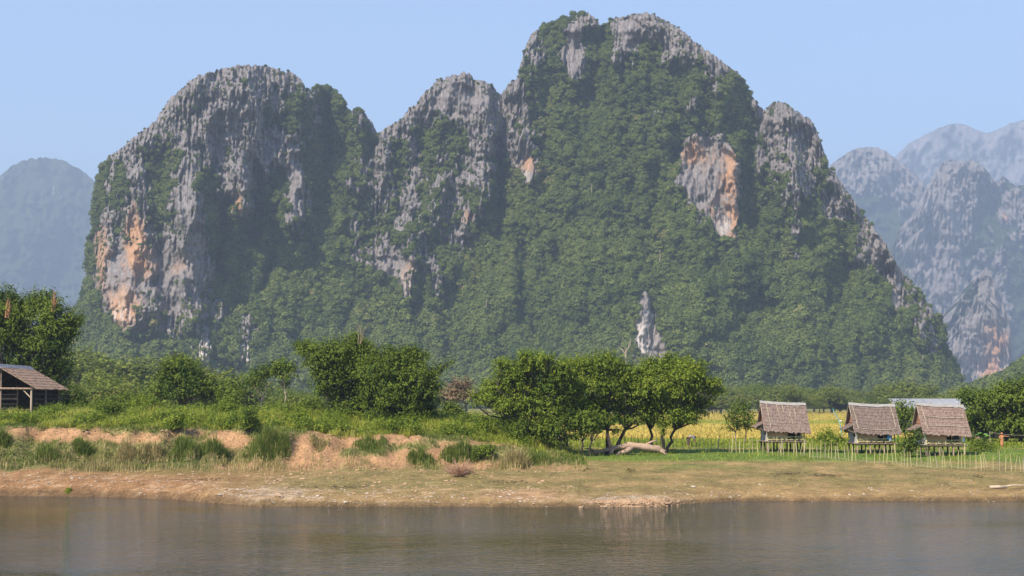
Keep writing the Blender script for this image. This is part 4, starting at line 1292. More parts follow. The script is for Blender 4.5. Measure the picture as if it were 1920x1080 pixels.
MB().tube([(2.5, -.02, 1.72), (1.80, -.02, 2.42)], .055, 6).build('brace', M['pale_wood'], shed)
MB().tube([(-2.98, -.02, 1.72), (-2.2, -.02, 2.42)], .055, 6).build('brace', M['pale_wood'], shed)
for s_ in (1, -1):
    MB().tube([(2.6 if s_ > 0 else -3.05, -.1, 2.62), (2.6 if s_ > 0 else -3.05, 7.0, 2.62)], .06, 6).build('eave_beam', M['wood'], shed)
    for yy in (-.42, 2.2, 4.8, 7.5):
        MB().tube([(xr, yy, rz_ - .05), (xr + s_ * (xe - xr) * .98, yy, ez_ - .0)], .045, 6).build('rafter', M['wood'], shed)
for k in range(5):
    zz = .35 + k * .40
    MB().box(-3.0, .55, 2.36, 2.40, zz, zz + (.17 if k % 2 else .08)).build('wall_board', M['wood'], shed)
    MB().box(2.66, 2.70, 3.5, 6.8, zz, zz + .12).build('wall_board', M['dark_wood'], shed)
    MB().box(2.6, 4.1, 6.86, 6.90, zz, zz + .10).build('wall_board', M['wood'], shed)
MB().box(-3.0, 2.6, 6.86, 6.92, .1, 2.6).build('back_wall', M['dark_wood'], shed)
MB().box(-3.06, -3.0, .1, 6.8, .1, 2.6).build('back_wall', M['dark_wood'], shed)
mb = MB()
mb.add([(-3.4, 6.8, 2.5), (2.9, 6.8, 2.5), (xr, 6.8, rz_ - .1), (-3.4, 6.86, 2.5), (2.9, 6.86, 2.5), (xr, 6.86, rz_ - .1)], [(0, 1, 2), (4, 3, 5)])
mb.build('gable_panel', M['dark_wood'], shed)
for k in range(5):
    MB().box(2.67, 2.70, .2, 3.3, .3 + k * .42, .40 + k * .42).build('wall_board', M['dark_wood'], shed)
tb = thing('work_table', 'low rough wooden table in the dark of the open shed', 'table', (x0 + .9, 119.2, sg))
for k in range(4):
    MB().box(-.9 + .0, .9, -.4 + k * .2, -.4 + k * .2 + .18, .72, .76).build('board', M['wood'], tb)
for xx in (-.8, .8):
    for yy in (-.32, .3):
        MB().box(xx - .04, xx + .04, yy - .04, yy + .04, -.05, .72).build('leg', M['wood'], tb)
bx_, by_ = x0 + 3.0, 117.6
bk = thing('bucket', 'grey white plastic bucket standing by the shed post', 'bucket', (bx_, by_, float(ground_z(bx_, by_))))
mb = MB()
mb.tube([(0, 0, -.02), (0, 0, .2), (0, 0, .44)], [.16, .185, .21], 14)
mb.build('body', mottled('bucket_plastic', (.42, .46, .52), (.60, .64, .68), 2), bk)
MB().tube([(math.cos(a) * .215, math.sin(a) * .215, .44) for a in np.linspace(0, 6.283, 15)], .014, 5, False).build('rim', M['white'], bk)
MB().tube([(math.cos(a) * .21, 0, .43 - math.sin(a) * .16 + .32 * math.sin(a)) for a in np.linspace(0, 3.1416, 9)], .009, 4, False).build('handle', M['dark_wood'], bk)

# ------------------------------------------------------------------ fence of thin stakes
fence = thing('stake_fence', 'long fence of thin pale bamboo stakes running in front of the huts', 'fence', (20, 108, 2.0))
rng = np.random.default_rng(9)
line = [(1052, 838), (1140, 846), (1250, 848), (1340, 848), (1420, 853), (1500, 860), (1600, 868), (1700, 873), (1800, 879), (1920, 884)]
dist = [121, 119, 118, 117, 114.5, 110.5, 106.5, 103.5, 101.5, 99.5]
stake_me = {}
for mm in ('bamboo', 'bamboo_grey'):
    stake_me[mm] = MB().tube([(0, 0, -.25), (.012, .004, .55), (0, 0, 1.0)], [.027, .025, .02], 6).mesh('stake', M[mm])
px = 1052.0
F0 = np.array(fence.location)
while px < 1925:
    Yf = float(np.interp(px, [l[0] for l in line], dist))
    Yf += rng.normal() * .12
    X = float(unproject(px, 860, Yf)[0])
    g = float(ground_z(X, Yf))
    grey = rng.random() < .22
    o = link('stake', stake_me['bamboo_grey' if grey else 'bamboo'], fence)
    o.location = np.array([X, Yf, g]) - F0
    w = 1.7 if rng.random() < .13 else rng.uniform(.75, 1.15)
    o.scale = (w, w, rng.uniform(1.0, 1.45))
    o.rotation_euler = (rng.normal() * .05, rng.normal() * .085, rng.uniform(0, 6))
    px += rng.uniform(4.5, 12.5) + (9 if rng.random() < .05 else 0)
pts = []
for px in range(1500, 1926, 25):
    Yf = float(np.interp(px, [l[0] for l in line], dist)) + .05
    X = float(unproject(px, 860, Yf)[0])
    pts.append(np.array([X, Yf, float(ground_z(X, Yf)) + .12 + .05 * rng.normal()]) - F0)
MB().tube(pts, .010, 4).build('lower_rail', M['bamboo_grey'], fence)

# ------------------------------------------------------------------ fallen trunk by the water meadow
X0, Y0, Z0 = on_ground(1175, 853)
log = thing('fallen_trunk', 'pale bleached fallen tree trunk with root stubs lying before the tree row', 'log', (X0, Y0, Z0))
s = Y0 / 2650.
def lp(px, py, dy=0.0):
    return ((px - 1175) * s, dy, (853 - py) * s)
rng = np.random.default_rng(4)
def dense(pts, rad, n=14):
    pts = np.array(pts, float); t = np.linspace(0, len(pts) - 1, n)
    return [np.array([np.interp(q, range(len(pts)), pts[:, k]) for k in range(3)]) for q in t], [float(np.interp(q, range(len(rad)), rad)) for q in t]
MB().tube(*dense([lp(1247, 847, .1), lp(1235, 842, 0), lp(1205, 838), lp(1178, 835), lp(1150, 841, .1), lp(1125, 847, .2), lp(1092, 853, .3)], [.17, .25, .27, .24, .17, .11, .05], 30), 12).build('bole', M['driftwood'], log, True)
MB().tube([lp(1186, 838), lp(1176, 845, -.2), lp(1162, 850, -.35), lp(1153, 856, -.4)], [.24, .2, .17, .13], 9).build('branch', M['driftwood'], log, True)
MB().tube([lp(1148, 846, .1), lp(1143, 832, .1), lp(1140, 818, .15), lp(1138, 813, .15)], [.19, .16, .12, .05], 9).build('branch', mottled('red_wood', (.26, .13, .08), (.44, .26, .18), 5), log, True)
MB().tube([lp(1205, 838), lp(1222, 829, .1), lp(1232, 826, .15)], [.15, .1, .04], 8).build('branch', M['driftwood'], log, True)
MB().tube([lp(1120, 847, .2), lp(1108, 842, .3), lp(1098, 841, .35)], [.09, .06, .03], 7).build('branch', M['driftwood'], log, True)
MB().tube([lp(1232, 842), lp(1244, 849, -.15), lp(1251, 856, -.2)], [.17, .11, .05], 8).build('root', M['driftwood'], log, True)
MB().tube([lp(1150, 838), lp(1146, 850, -.15), lp(1142, 857, -.2)], [.17, .12, .07], 8).build('root', M['driftwood'], log, True)

for o in kids(log):
    me = o.data; n = len(me.vertices)
    co = np.empty(n * 3, np.float32); me.vertices.foreach_get('co', co); co = co.reshape(-1, 3)
    nn_ = np.empty(n * 3, np.float32); me.vertices.foreach_get('normal', nn_); nn_ = nn_.reshape(-1, 3)
    co += nn_ * (.07 * noise(co[:, 0] * 2.2, co[:, 2] * 5 + co[:, 1] * 4, 3))[:, None]
    me.vertices.foreach_set('co', co.ravel()); me.update()
X1, Y1, Z1 = on_ground(1885, 917)
dl = thing('driftwood_log', 'thin pale driftwood log lying on the beach by the right edge', 'log', (X1, Y1, Z1))
s = Y1 / 2650.
MB().tube([(-1.0, 0, .10), (-.4, .02, .12), (.1, .05, .11)], [.11, .11, .08], 8).build('bole', M['pale_wood'], dl, True)
MB().tube([(-.1, .05, .13), (.5, .1, .22), (1.3, .15, .2), (1.9, .2, .3)], [.07, .06, .05, .03], 7).build('branch', M['pale_wood'], dl, True)

# ------------------------------------------------------------------ boat bow at the right edge
X2, Y2, Z2 = on_ground(1921, 936)
boat = thing('wooden_boat', 'bow of a worn wooden boat drawn up at the right edge', 'boat', (X2, Y2 - .6, .0))
v = []; f = []
prof = [(0.0, .02, .55), (.5, .22, .46), (1.4, .42, .40), (2.8, .5, .38), (4.2, .46, .38), (5.2, .28, .42)]
for (xx, hw, zt) in prof:
    for (fy, fz) in ((-1, 1), (-.8, .45), (-.35, 0), (.35, 0), (.8, .45), (1, 1)):
        v.append((xx + (.25 * (1 - fz) if xx == 0 else 0), fy * hw, -.10 + .04 * fz + fz * zt))
for i in range(len(prof) - 1):
    for k in range(5):
        f.append((i * 6 + k, (i + 1) * 6 + k, (i + 1) * 6 + k + 1, i * 6 + k + 1))
mb = MB().add(v, f)
hull = mb.build('hull', mottled('boat_paint', (.30, .16, .13), (.50, .33, .27), 3), boat, True)
sol = hull.modifiers.new('thick', 'SOLIDIFY'); sol.thickness = .035
for sg_ in (-1, 1):
    MB().tube([(xx - (.05 if xx == 0 else 0), sg_ * hw, zt - .05) for (xx, hw, zt) in prof], .03, 6).build('gunwale', M['pale_wood'], boat)
MB().box(1.3, 1.6, -.4, .4, .26, .29).build('thwart', M['wood'], boat)

# ------------------------------------------------------------------ tin roofed building behind the huts
xb, _, _ = [float(q) for q in unproject(1748, 760, 165)]
gb = float(ground_z(xb, 165))
tin = thing('tin_roof_building', 'long low building with a pale sheet metal roof behind the huts', 'building', (xb, 165, gb))
Wd = 4.6
k_ = 0
for i in range(13):
    a = -Wd + 2 * Wd * i / 13; b_ = a + 2 * Wd / 13 - .03
    mb = MB()
    n = 5
    for q in range(n):
        xa = a + (b_ - a) * q / n; xb2 = a + (b_ - a) * (q + 1) / n
        za = .03 * (q % 2); zb = .03 * ((q + 1) % 2)
        mb.hexa([(xa, -2.3, 3.18 + za), (xb2, -2.3, 3.18 + zb), (xb2, 2.0, 4.42 + zb), (xa, 2.0, 4.42 + za), (xa, -2.3, 3.21 + za), (xb2, -2.3, 3.21 + zb), (xb2, 2.0, 4.45 + zb), (xa, 2.0, 4.45 + za)])
    mb.build('roof_sheet', M['tin'], tin)
MB().box(-Wd + .3, Wd - .3, 1.4, 1.5, -.1, 4.0).build('wall', M['grey_mat'], tin)
for i in range(6):
    xx = -Wd + .35 + (2 * Wd - .7) * i / 5
    MB().box(xx - .07, xx + .07, -1.9, -1.76, -.1, 3.2).build('post', M['wood'], tin)

# cafe shelter in the shade at the far right
xs, _, _ = [float(q) for q in unproject(1890, 830, 147)]
gs = float(ground_z(xs, 147))
shel = thing('shelter', 'dark open shelter with low wall darkened for shade under the shady tree', 'shelter', (xs, 147, gs))
for i in range(8):
    MB().box(-3.6 + i * 1.05 - .07, -3.6 + i * 1.05 + .07, -.07, .07, -.1, 2.4).build('post', M['dark_wood'], shel)
for i in range(7):
    if i in (1, 4): continue
    MB().box(-3.5 + i * 1.05, -3.5 + i * 1.05 + .85, .0, .08, .15, .55 + .25 * (i % 3)).build('shade_toned_panel', M['dark_wood'] if i % 2 else M['wood'], shel)  # dark wood colours put the shade of this spot into the panels
MB().box(-4.2, 4.3, -2.4, 3.0, 2.4, 2.5).build('roof', M['dark_wood'], shel)  # front overhang lengthened to shade the panels
MB().box(-3.9, 4.0, 2.6, 2.7, -.1, 2.4).build('back_wall', M['dark_wood'], shel)

# ------------------------------------------------------------------ banana plants, washing line, pole
def banana(label, px, py, Y, h, seed):
    rng = np.random.default_rng(seed)
    x = float(unproject(px, py, Y)[0])
    root = thing('banana_plant', label, 'plant', (x, Y, float(ground_z(x, Y))))
    MB().tube([(0, 0, -.1), (.03, 0, h * .35), (0, .02, h * .6)], [.11, .09, .06], 8).build('stem', M['leaf_plain'], root, True)
    for i in range(8):
        a = i * 2.4 + rng.uniform(-.3, .3)
        d = np.array([math.cos(a), math.sin(a), 0]); sd_ = np.array([-math.sin(a), math.cos(a), 0])
        L = h * rng.uniform(.45, .65); up = rng.uniform(.55, 1.0)
        mb = MB(); v = []; f = []
        for q in range(7):
            t = q / 6
            c = np.array([0, 0, h * .55]) + d * L * (t * .75) + np.array([0, 0, 1]) * L * (up * t - .75 * t * t)
            w = .24 * math.sin(math.pi * min(1, .12 + t * .88)) + .02
            v += [c - sd_ * w + np.array([0, 0, -.05]), c, c + sd_ * w + np.array([0, 0, -.05])]
        for q in range(6):
            f += [(q * 3, q * 3 + 3, q * 3 + 4, q * 3 + 1), (q * 3 + 1, q * 3 + 4, q * 3 + 5, q * 3 + 2)]
        mb.add(v, f).build('leaf', M['leaf_plain'], root, True)
    return root
M['leaf_plain'] = mottled('leaf_plain', (.06, .14, .02), (.14, .24, .04), 2, rough=.5)
banana('banana plant with upright leaves right of the third hut', 1842, 842, 124, 2.0, 1)
banana('banana plant behind the second hut, leaves above the thatch', 1683, 830, 128, 3.6, 2)
MB_ = MB()
a = np.array([float(q) for q in unproject(1856, 810, 130)]); b_ = np.array([float(q) for q in unproject(1935, 816, 126)])
pts = [a + (b_ - a) * t + np.array([0, 0, -.12 * math.sin(math.pi * t)]) for t in np.linspace(0, 1, 9)]
wline = thing('washing_line', 'pale washing line strung in front of the shady tree', 'line', (a[0], a[1], float(ground_z(a[0], a[1]))))
O = np.array(wline.location)
MB().tube([p - O for p in pts], .010, 5).build('rope', M['bamboo_grey'], wline)
MB().tube([(0, 0, -.1), a - O + np.array([0, 0, .05])], .03, 6).build('post', M['bamboo_grey'], wline)
gb2 = float(ground_z(b_[0], b_[1]))
MB().tube([np.array([b_[0], b_[1], gb2 - .1]) - O, b_ - O + np.array([0, 0, .05])], .03, 6).build('post', M['bamboo_grey'], wline)

xp, _, zp = [float(q) for q in unproject(1574, 790, 150)]
gp = float(ground_z(xp, 150))
pole = thing('leaning_pole', 'thin blue green pole leaning left behind the middle hut', 'pole', (xp, 150, gp))
MB().tube([(.35, 0, -.1), (0, 0, zp - gp), (-.72, 0, zp - gp + 1.35)], [.045, .04, .03], 6).build('shaft', M['teal'], pole)
MB().tube([(-.05, 0, zp - gp + .02), (.25, 0, zp - gp + .06)], .05, 6).build('wrapping', M['white'], pole)

# ------------------------------------------------------------------ figures
def skin_body(name, joints, edges, mat, parent, levels=2, root_i=0):
    me = bpy.data.meshes.new(name)
    me.from_pydata([j[:3] for j in joints], edges, [])
    o = link(name, me, parent)
    me.materials.append(mat)
    sk = o.modifiers.new('skin', 'SKIN')
    for i, j in enumerate(joints):
        r = j[3]
        me.skin_vertices[0].data[i].radius = (r, r) if np.isscalar(r) else r
        me.skin_vertices[0].data[i].use_root = (i == root_i)
    sk.use_smooth_shade = True
    sub = o.modifiers.new('sub', 'SUBSURF'); sub.levels = levels; sub.render_levels = levels
    return o

def hand(joints, edges, wrist_i, p, d, side, s=1.0, curl=.35):
    """palm and five bent fingers growing from the wrist joint"""
    d = np.asarray(d, float); d /= np.linalg.norm(d)
    side = np.asarray(side, float); side /= np.linalg.norm(side)
    nrm = np.cross(d, side)
    p = np.asarray(p, float)
    palm = p + d * .07 * s
    joints.append((*palm, (.035 * s, .022 * s))); pi = len(joints) - 1
    edges.append((wrist_i, pi))
    for k, L in enumerate((.072, .082, .076, .058)):
        b0 = palm + d * .02 * s + side * (k - 1.5) * .02 * s
        b1 = b0 + (d * math.cos(curl) + nrm * math.sin(curl)) * L * .5 * s
        b2 = b1 + (d * math.cos(curl * 2) + nrm * math.sin(curl * 2)) * L * .5 * s
        n = len(joints)
        joints += [(*b0, .010 * s), (*b1, .009 * s), (*b2, .007 * s)]
        edges += [(pi, n), (n, n + 1), (n + 1, n + 2)]
    t0 = p + d * .035 * s - side * .035 * s
    t1 = t0 + (d * .7 - side * .6) * .035 * s
    n = len(joints)
    joints += [(*t0, .013 * s), (*t1, .010 * s)]
    edges += [(pi, n), (n, n + 1)]

def head_parts(root, c, fwd, s=1.0, hair=None, skin='skin'):
    """a head with brow, nose, chin, ears and hair; fwd is where the face looks"""
    fwd = np.asarray(fwd, float); fwd /= np.linalg.norm(fwd)
    sidev = np.cross(fwd, (0, 0, 1.0)); sidev /= np.linalg.norm(sidev)
    upv = np.cross(sidev, fwd)
    c = np.asarray(c, float)
    n, m_ = 16, 12
    v = []; f = []
    for i in range(m_ + 1):
        ph = math.pi * i / m_
        for k in range(n):
            th = 2 * math.pi * k / n
            a, b_, z = math.sin(ph) * math.cos(th), math.sin(ph) * math.sin(th), math.cos(ph)
            rx, ry, rz = .098, .076, .118
            q = np.array([a * rx, b_ * ry, z * rz])
            if z < -.2:
                q[1] *= 1 + .35 * (z + .2); q[0] *= 1 + (.12 if a > 0 else .3) * (z + .2)
            if a > .85 and abs(b_) < .25 and -.35 < z < .1:
                q[0] += .022 * (1 - abs(z + .15) * 2.5)
            if a > .6 and .02 < z < .22 and .2 < abs(b_) < .6:
                q[0] -= .010
            v.append(c + s * (fwd * q[0] + sidev * q[1] + upv * q[2]))
    for i in range(m_):
        for k in range(n):
            f.append((i * n + k, (i + 1) * n + k, (i + 1) * n + (k + 1) % n, i * n + (k + 1) % n))
    mb = MB().add(v, f)
    for sg_ in (-1, 1):
        e = c + s * (sidev * sg_ * .078 - fwd * .005)
        mb.tube([e - upv * .028 * s, e + sidev * sg_ * .014 * s, e + upv * .03 * s], [.010 * s, .016 * s, .010 * s], 6)
    hd = mb.build('head', M[skin], root, True)
    for sg_ in (-1, 1):
        e = c + s * (fwd * .086 + sidev * sg_ * .032 + upv * .012)
        MB().tube([e - sidev * .012 * s, e + sidev * .012 * s], .007 * s, 6).build('eye', M['black_cloth'] if skin == 'skin' else M[skin], hd)
    e = c + s * (fwd * .086 - upv * .062)
    MB().tube([e - sidev * .02 * s, e + sidev * .02 * s], .006 * s, 6).build('mouth', M['gable_mat'], hd)
    if hair:
        hv = []; hf = []
        for i in range(8):
            ph = math.pi * .58 * i / 7
            for k in range(n):
                th = 2 * math.pi * k / n
                a, b_, z = math.sin(ph) * math.cos(th), math.sin(ph) * math.sin(th), math.cos(ph)
                if a > .35 and z < .35: z = .35 + (z - .35) * .15
                hv.append(c + s * 1.12 * (fwd * (a * .098 - .008) + sidev * b_ * .078 + upv * (z * .118)))
        for i in range(7):
            for k in range(n):
                hf.append((i * n + k, (i + 1) * n + k, (i + 1) * n + (k + 1) % n, i * n + (k + 1) % n))
        MB().add(hv, hf).build('hair', M[hair], hd, True)

# a farmer bent over at the edge of the field
Xp, Yp, Zp = on_ground(1291, 838)
per = thing('person', 'person in grey blue shirt and dark trousers bending over behind the stake fence', 'person', (Xp, Yp, Zp))
J = [(0, 0, .86, .135),
     (.20, 0, .97, .135), (.40, 0, .98, .15), (.50, 0, .94, .06),
     (-.03, .10, .78, .105), (-.02, .13, .44, .07), (-.05, .14, .09, .05), (.10, .15, .03, .042),
     (-.03, -.10, .78, .105), (.06, -.13, .44, .07), (.0, -.14, .09, .05), (.15, -.15, .03, .042),
     (.42, .18, .92, .06), (.50, .20, .66, .045), (.58, .14, .44, .034),
     (.42, -.18, .92, .06), (.52, -.20, .66, .045), (.62, -.12, .42, .034)]
E = [(0, 1), (1, 2), (2, 3), (0, 4), (4, 5), (5, 6), (6, 7), (0, 8), (8, 9), (9, 10), (10, 11), (2, 12), (12, 13), (13, 14), (2, 15), (15, 16), (16, 17)]
hand(J, E, 14, J[14][:3], (.3, -.1, -1), (0, 1, 0)); hand(J, E, 17, J[17][:3], (.3, .1, -1), (0, -1, 0))
skin_body('body', J, E, M['skin'], per)
Jt = [(.02, 0, .87, .15), (.20, 0, .975, .15), (.40, 0, .985, .165), (.43, .18, .92, .074), (.50, .20, .68, .062), (.43, -.18, .92, .074), (.52, -.20, .68, .062)]
skin_body('shirt', Jt, [(0, 1), (1, 2), (2, 3), (3, 4), (2, 5), (5, 6)], M['blue_shirt'], per)
Jl = [(0, 0, .86, .15), (-.03, .10, .78, .118), (-.02, .13, .44, .088), (-.05, .14, .14, .07), (-.03, -.10, .78, .118), (.06, -.13, .44, .088), (.0, -.14, .14, .07)]
skin_body('trousers', Jl, [(0, 1), (1, 2), (2, 3), (0, 4), (4, 5), (5, 6)], M['dark_trousers'], per)
head_parts(per, (.60, 0, .88), (.62, 0, -.75), 1.0, 'black_cloth')

# the clay coloured figure on the lawn
Xs, Ys, Zs = on_ground(1879, 842)
Ys = 127.0; Xs = float(unproject(1879, 842, Ys)[0]); Zs = float(ground_z(Xs, Ys))
fig = thing('garden_statue', 'orange clay statue with one arm stretched out, on the lawn under the shady tree', 'statue', (Xs, Ys, Zs))
k_ = .80
J = [(0, 0, .80, .13), (0, 0, 1.02, .135), (0, 0, 1.24, .15), (0, 0, 1.38, .055),
     (-.09, 0, .74, .11), (-.07, 0, .42, .085), (-.06, 0, .10, .075), (-.07, -.10, .04, .05),
     (.09, 0, .74, .11), (.07, 0, .42, .085), (.06, 0, .10, .075), (.07, -.10, .04, .05),
     (-.20, 0, 1.27, .07), (-.33, -.03, 1.14, .05), (-.26, -.14, 1.02, .036),
     (.20, 0, 1.27, .07), (.46, -.02, 1.25, .05), (.70, -.05, 1.23, .036)]
J = [(a * k_, b_ * k_, c * k_, r * k_) for a, b_, c, r in J]
E = [(0, 1), (1, 2), (2, 3), (0, 4), (4, 5), (5, 6), (6, 7), (0, 8), (8, 9), (9, 10), (10, 11), (2, 12), (12, 13), (13, 14), (2, 15), (15, 16), (16, 17)]
hand(J, E, 14, J[14][:3], (.6, -.6, -.2), (0, 0, 1), .8); hand(J, E, 17, J[17][:3], (1, -.1, -.1), (0, 1, 0), .8)
skin_body('body', J, E, M['orange_clay'], fig)
Jr = [(0, 0, .92, .15), (0, 0, .60, .19), (0, 0, .12, .20)]
skin_body('robe', [(a * k_, b_ * k_, c * k_, r * k_) for a, b_, c, r in Jr], [(0, 1), (1, 2)], M['orange_clay'], fig)
head_parts(fig, (0, -.01, 1.54 * k_), (0, -1, 0), 1.05, None, 'orange_clay')
MB().tube([(0, 0, -.12), (0, 0, .03)], [.26, .24], 12).build('plinth', M['stone'], fig)

# ------------------------------------------------------------------ grass
def blades(x, y, z, h, w, lean, rng, tone):
    """bent blades of three faces"""
    n = len(x)
    a = rng.uniform(0, 6.283, n)
    d = np.stack([np.cos(a), np.sin(a), 0 * a], 1); sd_ = np.stack([-np.sin(a), np.cos(a), 0 * a], 1)
    b0 = np.stack([x, y, z], 1)
    mid = b0 + np.array([0, 0, 1]) * (h * .6)[:, None] + d * (h * lean * .35)[:, None]
    tip = b0 + np.array([0, 0, 1]) * (h * (1 - .25 * lean))[:, None] + d * (h * lean)[:, None]
    hw = (w * .5)[:, None]
    v = np.stack([b0 - sd_ * hw, b0 + sd_ * hw, mid + sd_ * hw * .8, mid - sd_ * hw * .8, tip], 1).reshape(-1, 3)
    i = np.arange(n)[:, None] * 5
    f4 = i + np.array([[0, 1, 2, 3]]); f3 = i + np.array([[3, 2, 4]])
    return v, [f4, f3], np.repeat(tone, 5)

def grass_obj(name, x, y, h, w, lean, rng, mat, tone):
    z = ground_z(x, y) - .03
    v, f, t = blades(x, y, z, h, w, lean, rng, tone)
    o = link(name, mesh_np(name, v, f, M[mat], False, {'tone': t}))
    o['kind'] = 'stuff'
    return o

rng = np.random.default_rng(21)
N = 150000
x = rng.uniform(-48, 7, N); y = 105.0 + 25.5 * rng.random(N) ** 1.2
lf = sstep(6, -1, x + 1.5 * noise(x / 2, y / 2, 61))
n_ = fbm(x / 3.0, y / 3.0, 3, 62); n2_ = fbm(x / .9, y / .9, 2, 63)
lip = 107.9 - 2.4 * np.clip(fbm(x / 2.6, y / 5, 3, 66) + .1, 0, 1) + 1.5 * fbm(x / 3.1, y / 6, 3, 21) * .9 + .9 * fbm(x / 3.0, y / 3.0, 4, 51)
keep = (rng.random(N) < lf * np.clip(.75 + .7 * n2_, .15, 1)) & (y > lip + .3 * n2_)
x, y, n_, n2_ = x[keep], y[keep], n_[keep], n2_[keep]
h = (.34 + .62 * np.clip(n_ + .3, 0, 1.2) + .25 * n2_) * rng.uniform(.55, 1.3, len(x)) * (.35 + .65 * sstep(106, 110.5, y)) + .10
grass_obj('tall_grass', x, y, h, rng.uniform(.025, .055, len(x)), rng.uniform(.2, .8, len(x)), rng, 'grass', np.clip(.60 + .40 * n_ + rng.normal(0, .17, len(x)) + .3 * (rng.random(len(x)) < .04), 0, 1))

# broad leafy weeds in the tall grass
rng = np.random.default_rng(22)
N = 4200
x = rng.uniform(-47, 2, N); y = rng.uniform(107.8, 127, N)
n_ = fbm(x / 2.6, y / 2.6, 3, 71)
keep = n_ > .05
x, y, n_ = x[keep], y[keep], n_[keep]
C = np.stack([x, y, ground_z(x, y) + .25 + .3 * n_], 1)
v, f, t = spray_leaves(C, .25 + .35 * np.clip(n_, 0, 1) + .12 * rng.random(len(x)), 16000, .17, 23, per=6, asp=.6, inner=.2)
o = link('leafy_weeds', mesh_np('leafy_weeds', v, f, M['leaf_light'], False, {'tone': t}))
o['kind'] = 'stuff'

# short turf: tufts on the beach and the meadow by the huts
rng = np.random.default_rng(24)
N = 90000
x = rng.uniform(-46, 46, N); y = 84 + 46 * rng.random(N) ** 1.1
n_ = fbm(x / 3.0, y / 3.0, 3, 81); n2_ = fbm(x / 1.0, y / 1.0, 2, 82)
rt = sstep(2, 7, x); lush = rt * sstep(104, 108, y + .8 * n_)
dn = .22 + .9 * sstep(-.05, .4, n_ * .6 + n2_ * .6)
ok = (y > edge_y(x) + 1.3) & ((x > 4) | (y < 101.5)) & (rng.random(N) < np.clip(dn * (.25 + .75 * lush) * np.where(x < -13, .35, 1), 0, 1))
x, y, n_, lush = x[ok], y[ok], n_[ok], lush[ok]
grass_obj('short_grass', x, y, (.06 + .17 * lush + .07 * np.clip(n_, 0, 1)) * rng.uniform(.6, 1.5, len(x)), rng.uniform(.02, .05, len(x)), rng.uniform(.3, 1.0, len(x)), rng,
          'grass', np.clip(.90 - .50 * lush + .25 * rng.normal(size=len(x)) - .2 * n_, 0, 1))

# rough grass on the parts of the slope that are not bare sand
rng = np.random.default_rng(28)
N = 70000
x = rng.uniform(-47, 5.5, N); y = rng.uniform(100.4, 109.5, N)
gp_, gq_ = project(x, y, ground_z(x, y))
n_ = fbm(x / 2.4, y / 2.4, 3, 64); n2_ = fbm(x / .9, y / .9, 2, 65)
bare = np.zeros(N)
for (cx, cy, rx, ry) in BARE:
    bare = np.maximum(bare, blob(gp_ + 14 * fbm(x / 3.0, y / 3.0, 4, 51), gq_, cx, cy, rx, ry))
ok = rng.random(N) < np.clip(.75 + .7 * n2_ - 1.5 * bare, .015, 1)
x, y, n_ = x[ok], y[ok], n_[ok]
tt = np.clip(.5 + .75 * n_ + rng.normal(0, .2, len(x)), 0, 1)
grass_obj('slope_grass', x, y, (.22 + .3 * np.clip(n_ + .25, 0, 1)) * rng.uniform(.5, 1.3, len(x)), rng.uniform(.025, .05, len(x)), rng.uniform(.3, 1.0, len(x)), rng, 'grass_dark', tt)

# dry straw coloured grass along the foot of the bank
rng = np.random.default_rng(25)
N = 26000
x = rng.uniform(-44, 5, N); y = rng.normal(101.2, 1.1, N)
n_ = fbm(x / 2.4, y / 2, 3, 91)
w_ = np.clip(.15 + 1.2 * blob(960 + x * 26.2, y * 0, 330, 0, 200, 1) + .5 * n_, .05, 1)
ok = rng.random(N) < w_ * np.clip(.5 + 1.4 * n_, .02, 1)
x, y = x[ok], y[ok]
grass_obj('dry_grass', x, y, rng.uniform(.2, .75, len(x)), rng.uniform(.015, .035, len(x)), rng.uniform(.15, .7, len(x)), rng, 'grass_dry', rng.random(len(x)))

# tussocks on the slope of the bank, each one a plant of its own
def tussock(name, label, px, py, w_px, h_px, mat, seed, cat='grass tussock', n=1500, lean=.55, group='grass tussocks on the bank slope'):
    rng = np.random.default_rng(seed)
    X, Yg, Zg = on_ground(px, py + h_px * .35, 84)
    s = Yg / 2650.
    rw = w_px * s * .5; rh = h_px * s
    r_ = rw * np.sqrt(rng.random(n)) * rng.uniform(.85, 1.25, n); a = rng.uniform(0, 6.283, n)
    ox, oy = r_ * np.cos(a), r_ * np.sin(a) * .75
    sc_ = rng.normal(0, .45, (5, 2)) * rw; ks = rng.integers(0, 5, n)
    ox = np.where(rng.random(n) < .7, sc_[ks, 0] + ox * .5, ox); oy = np.where(ox == ox, oy * .8 + sc_[ks, 1] * .4, oy)
    r_ = np.minimum(np.hypot(ox, oy / .75), rw * 1.1)
    z = ground_z(X + ox, Yg + oy) - Zg - .04
    r_n = r_ / rw
    hh = rh * (1.05 - .80 * r_n ** 2) * rng.uniform(.30, 1.05, n) * (1 + .45 * noise(ox / .35, oy / .35, seed))
    v, f, t = blades(ox, oy, z, hh, rng.uniform(.03, .06, n), rng.uniform(.1, 1.0, n) * lean * 1.3, rng, np.clip(rng.normal(.58, .25, n) + .25 * noise(ox / .5, oy / .5, seed + 1), 0, 1))
    o = link(name, mesh_np(name, v, f, M[mat], False, {'tone': t}), None, (X, Yg, Zg))
    return tag(o, label, cat, group)
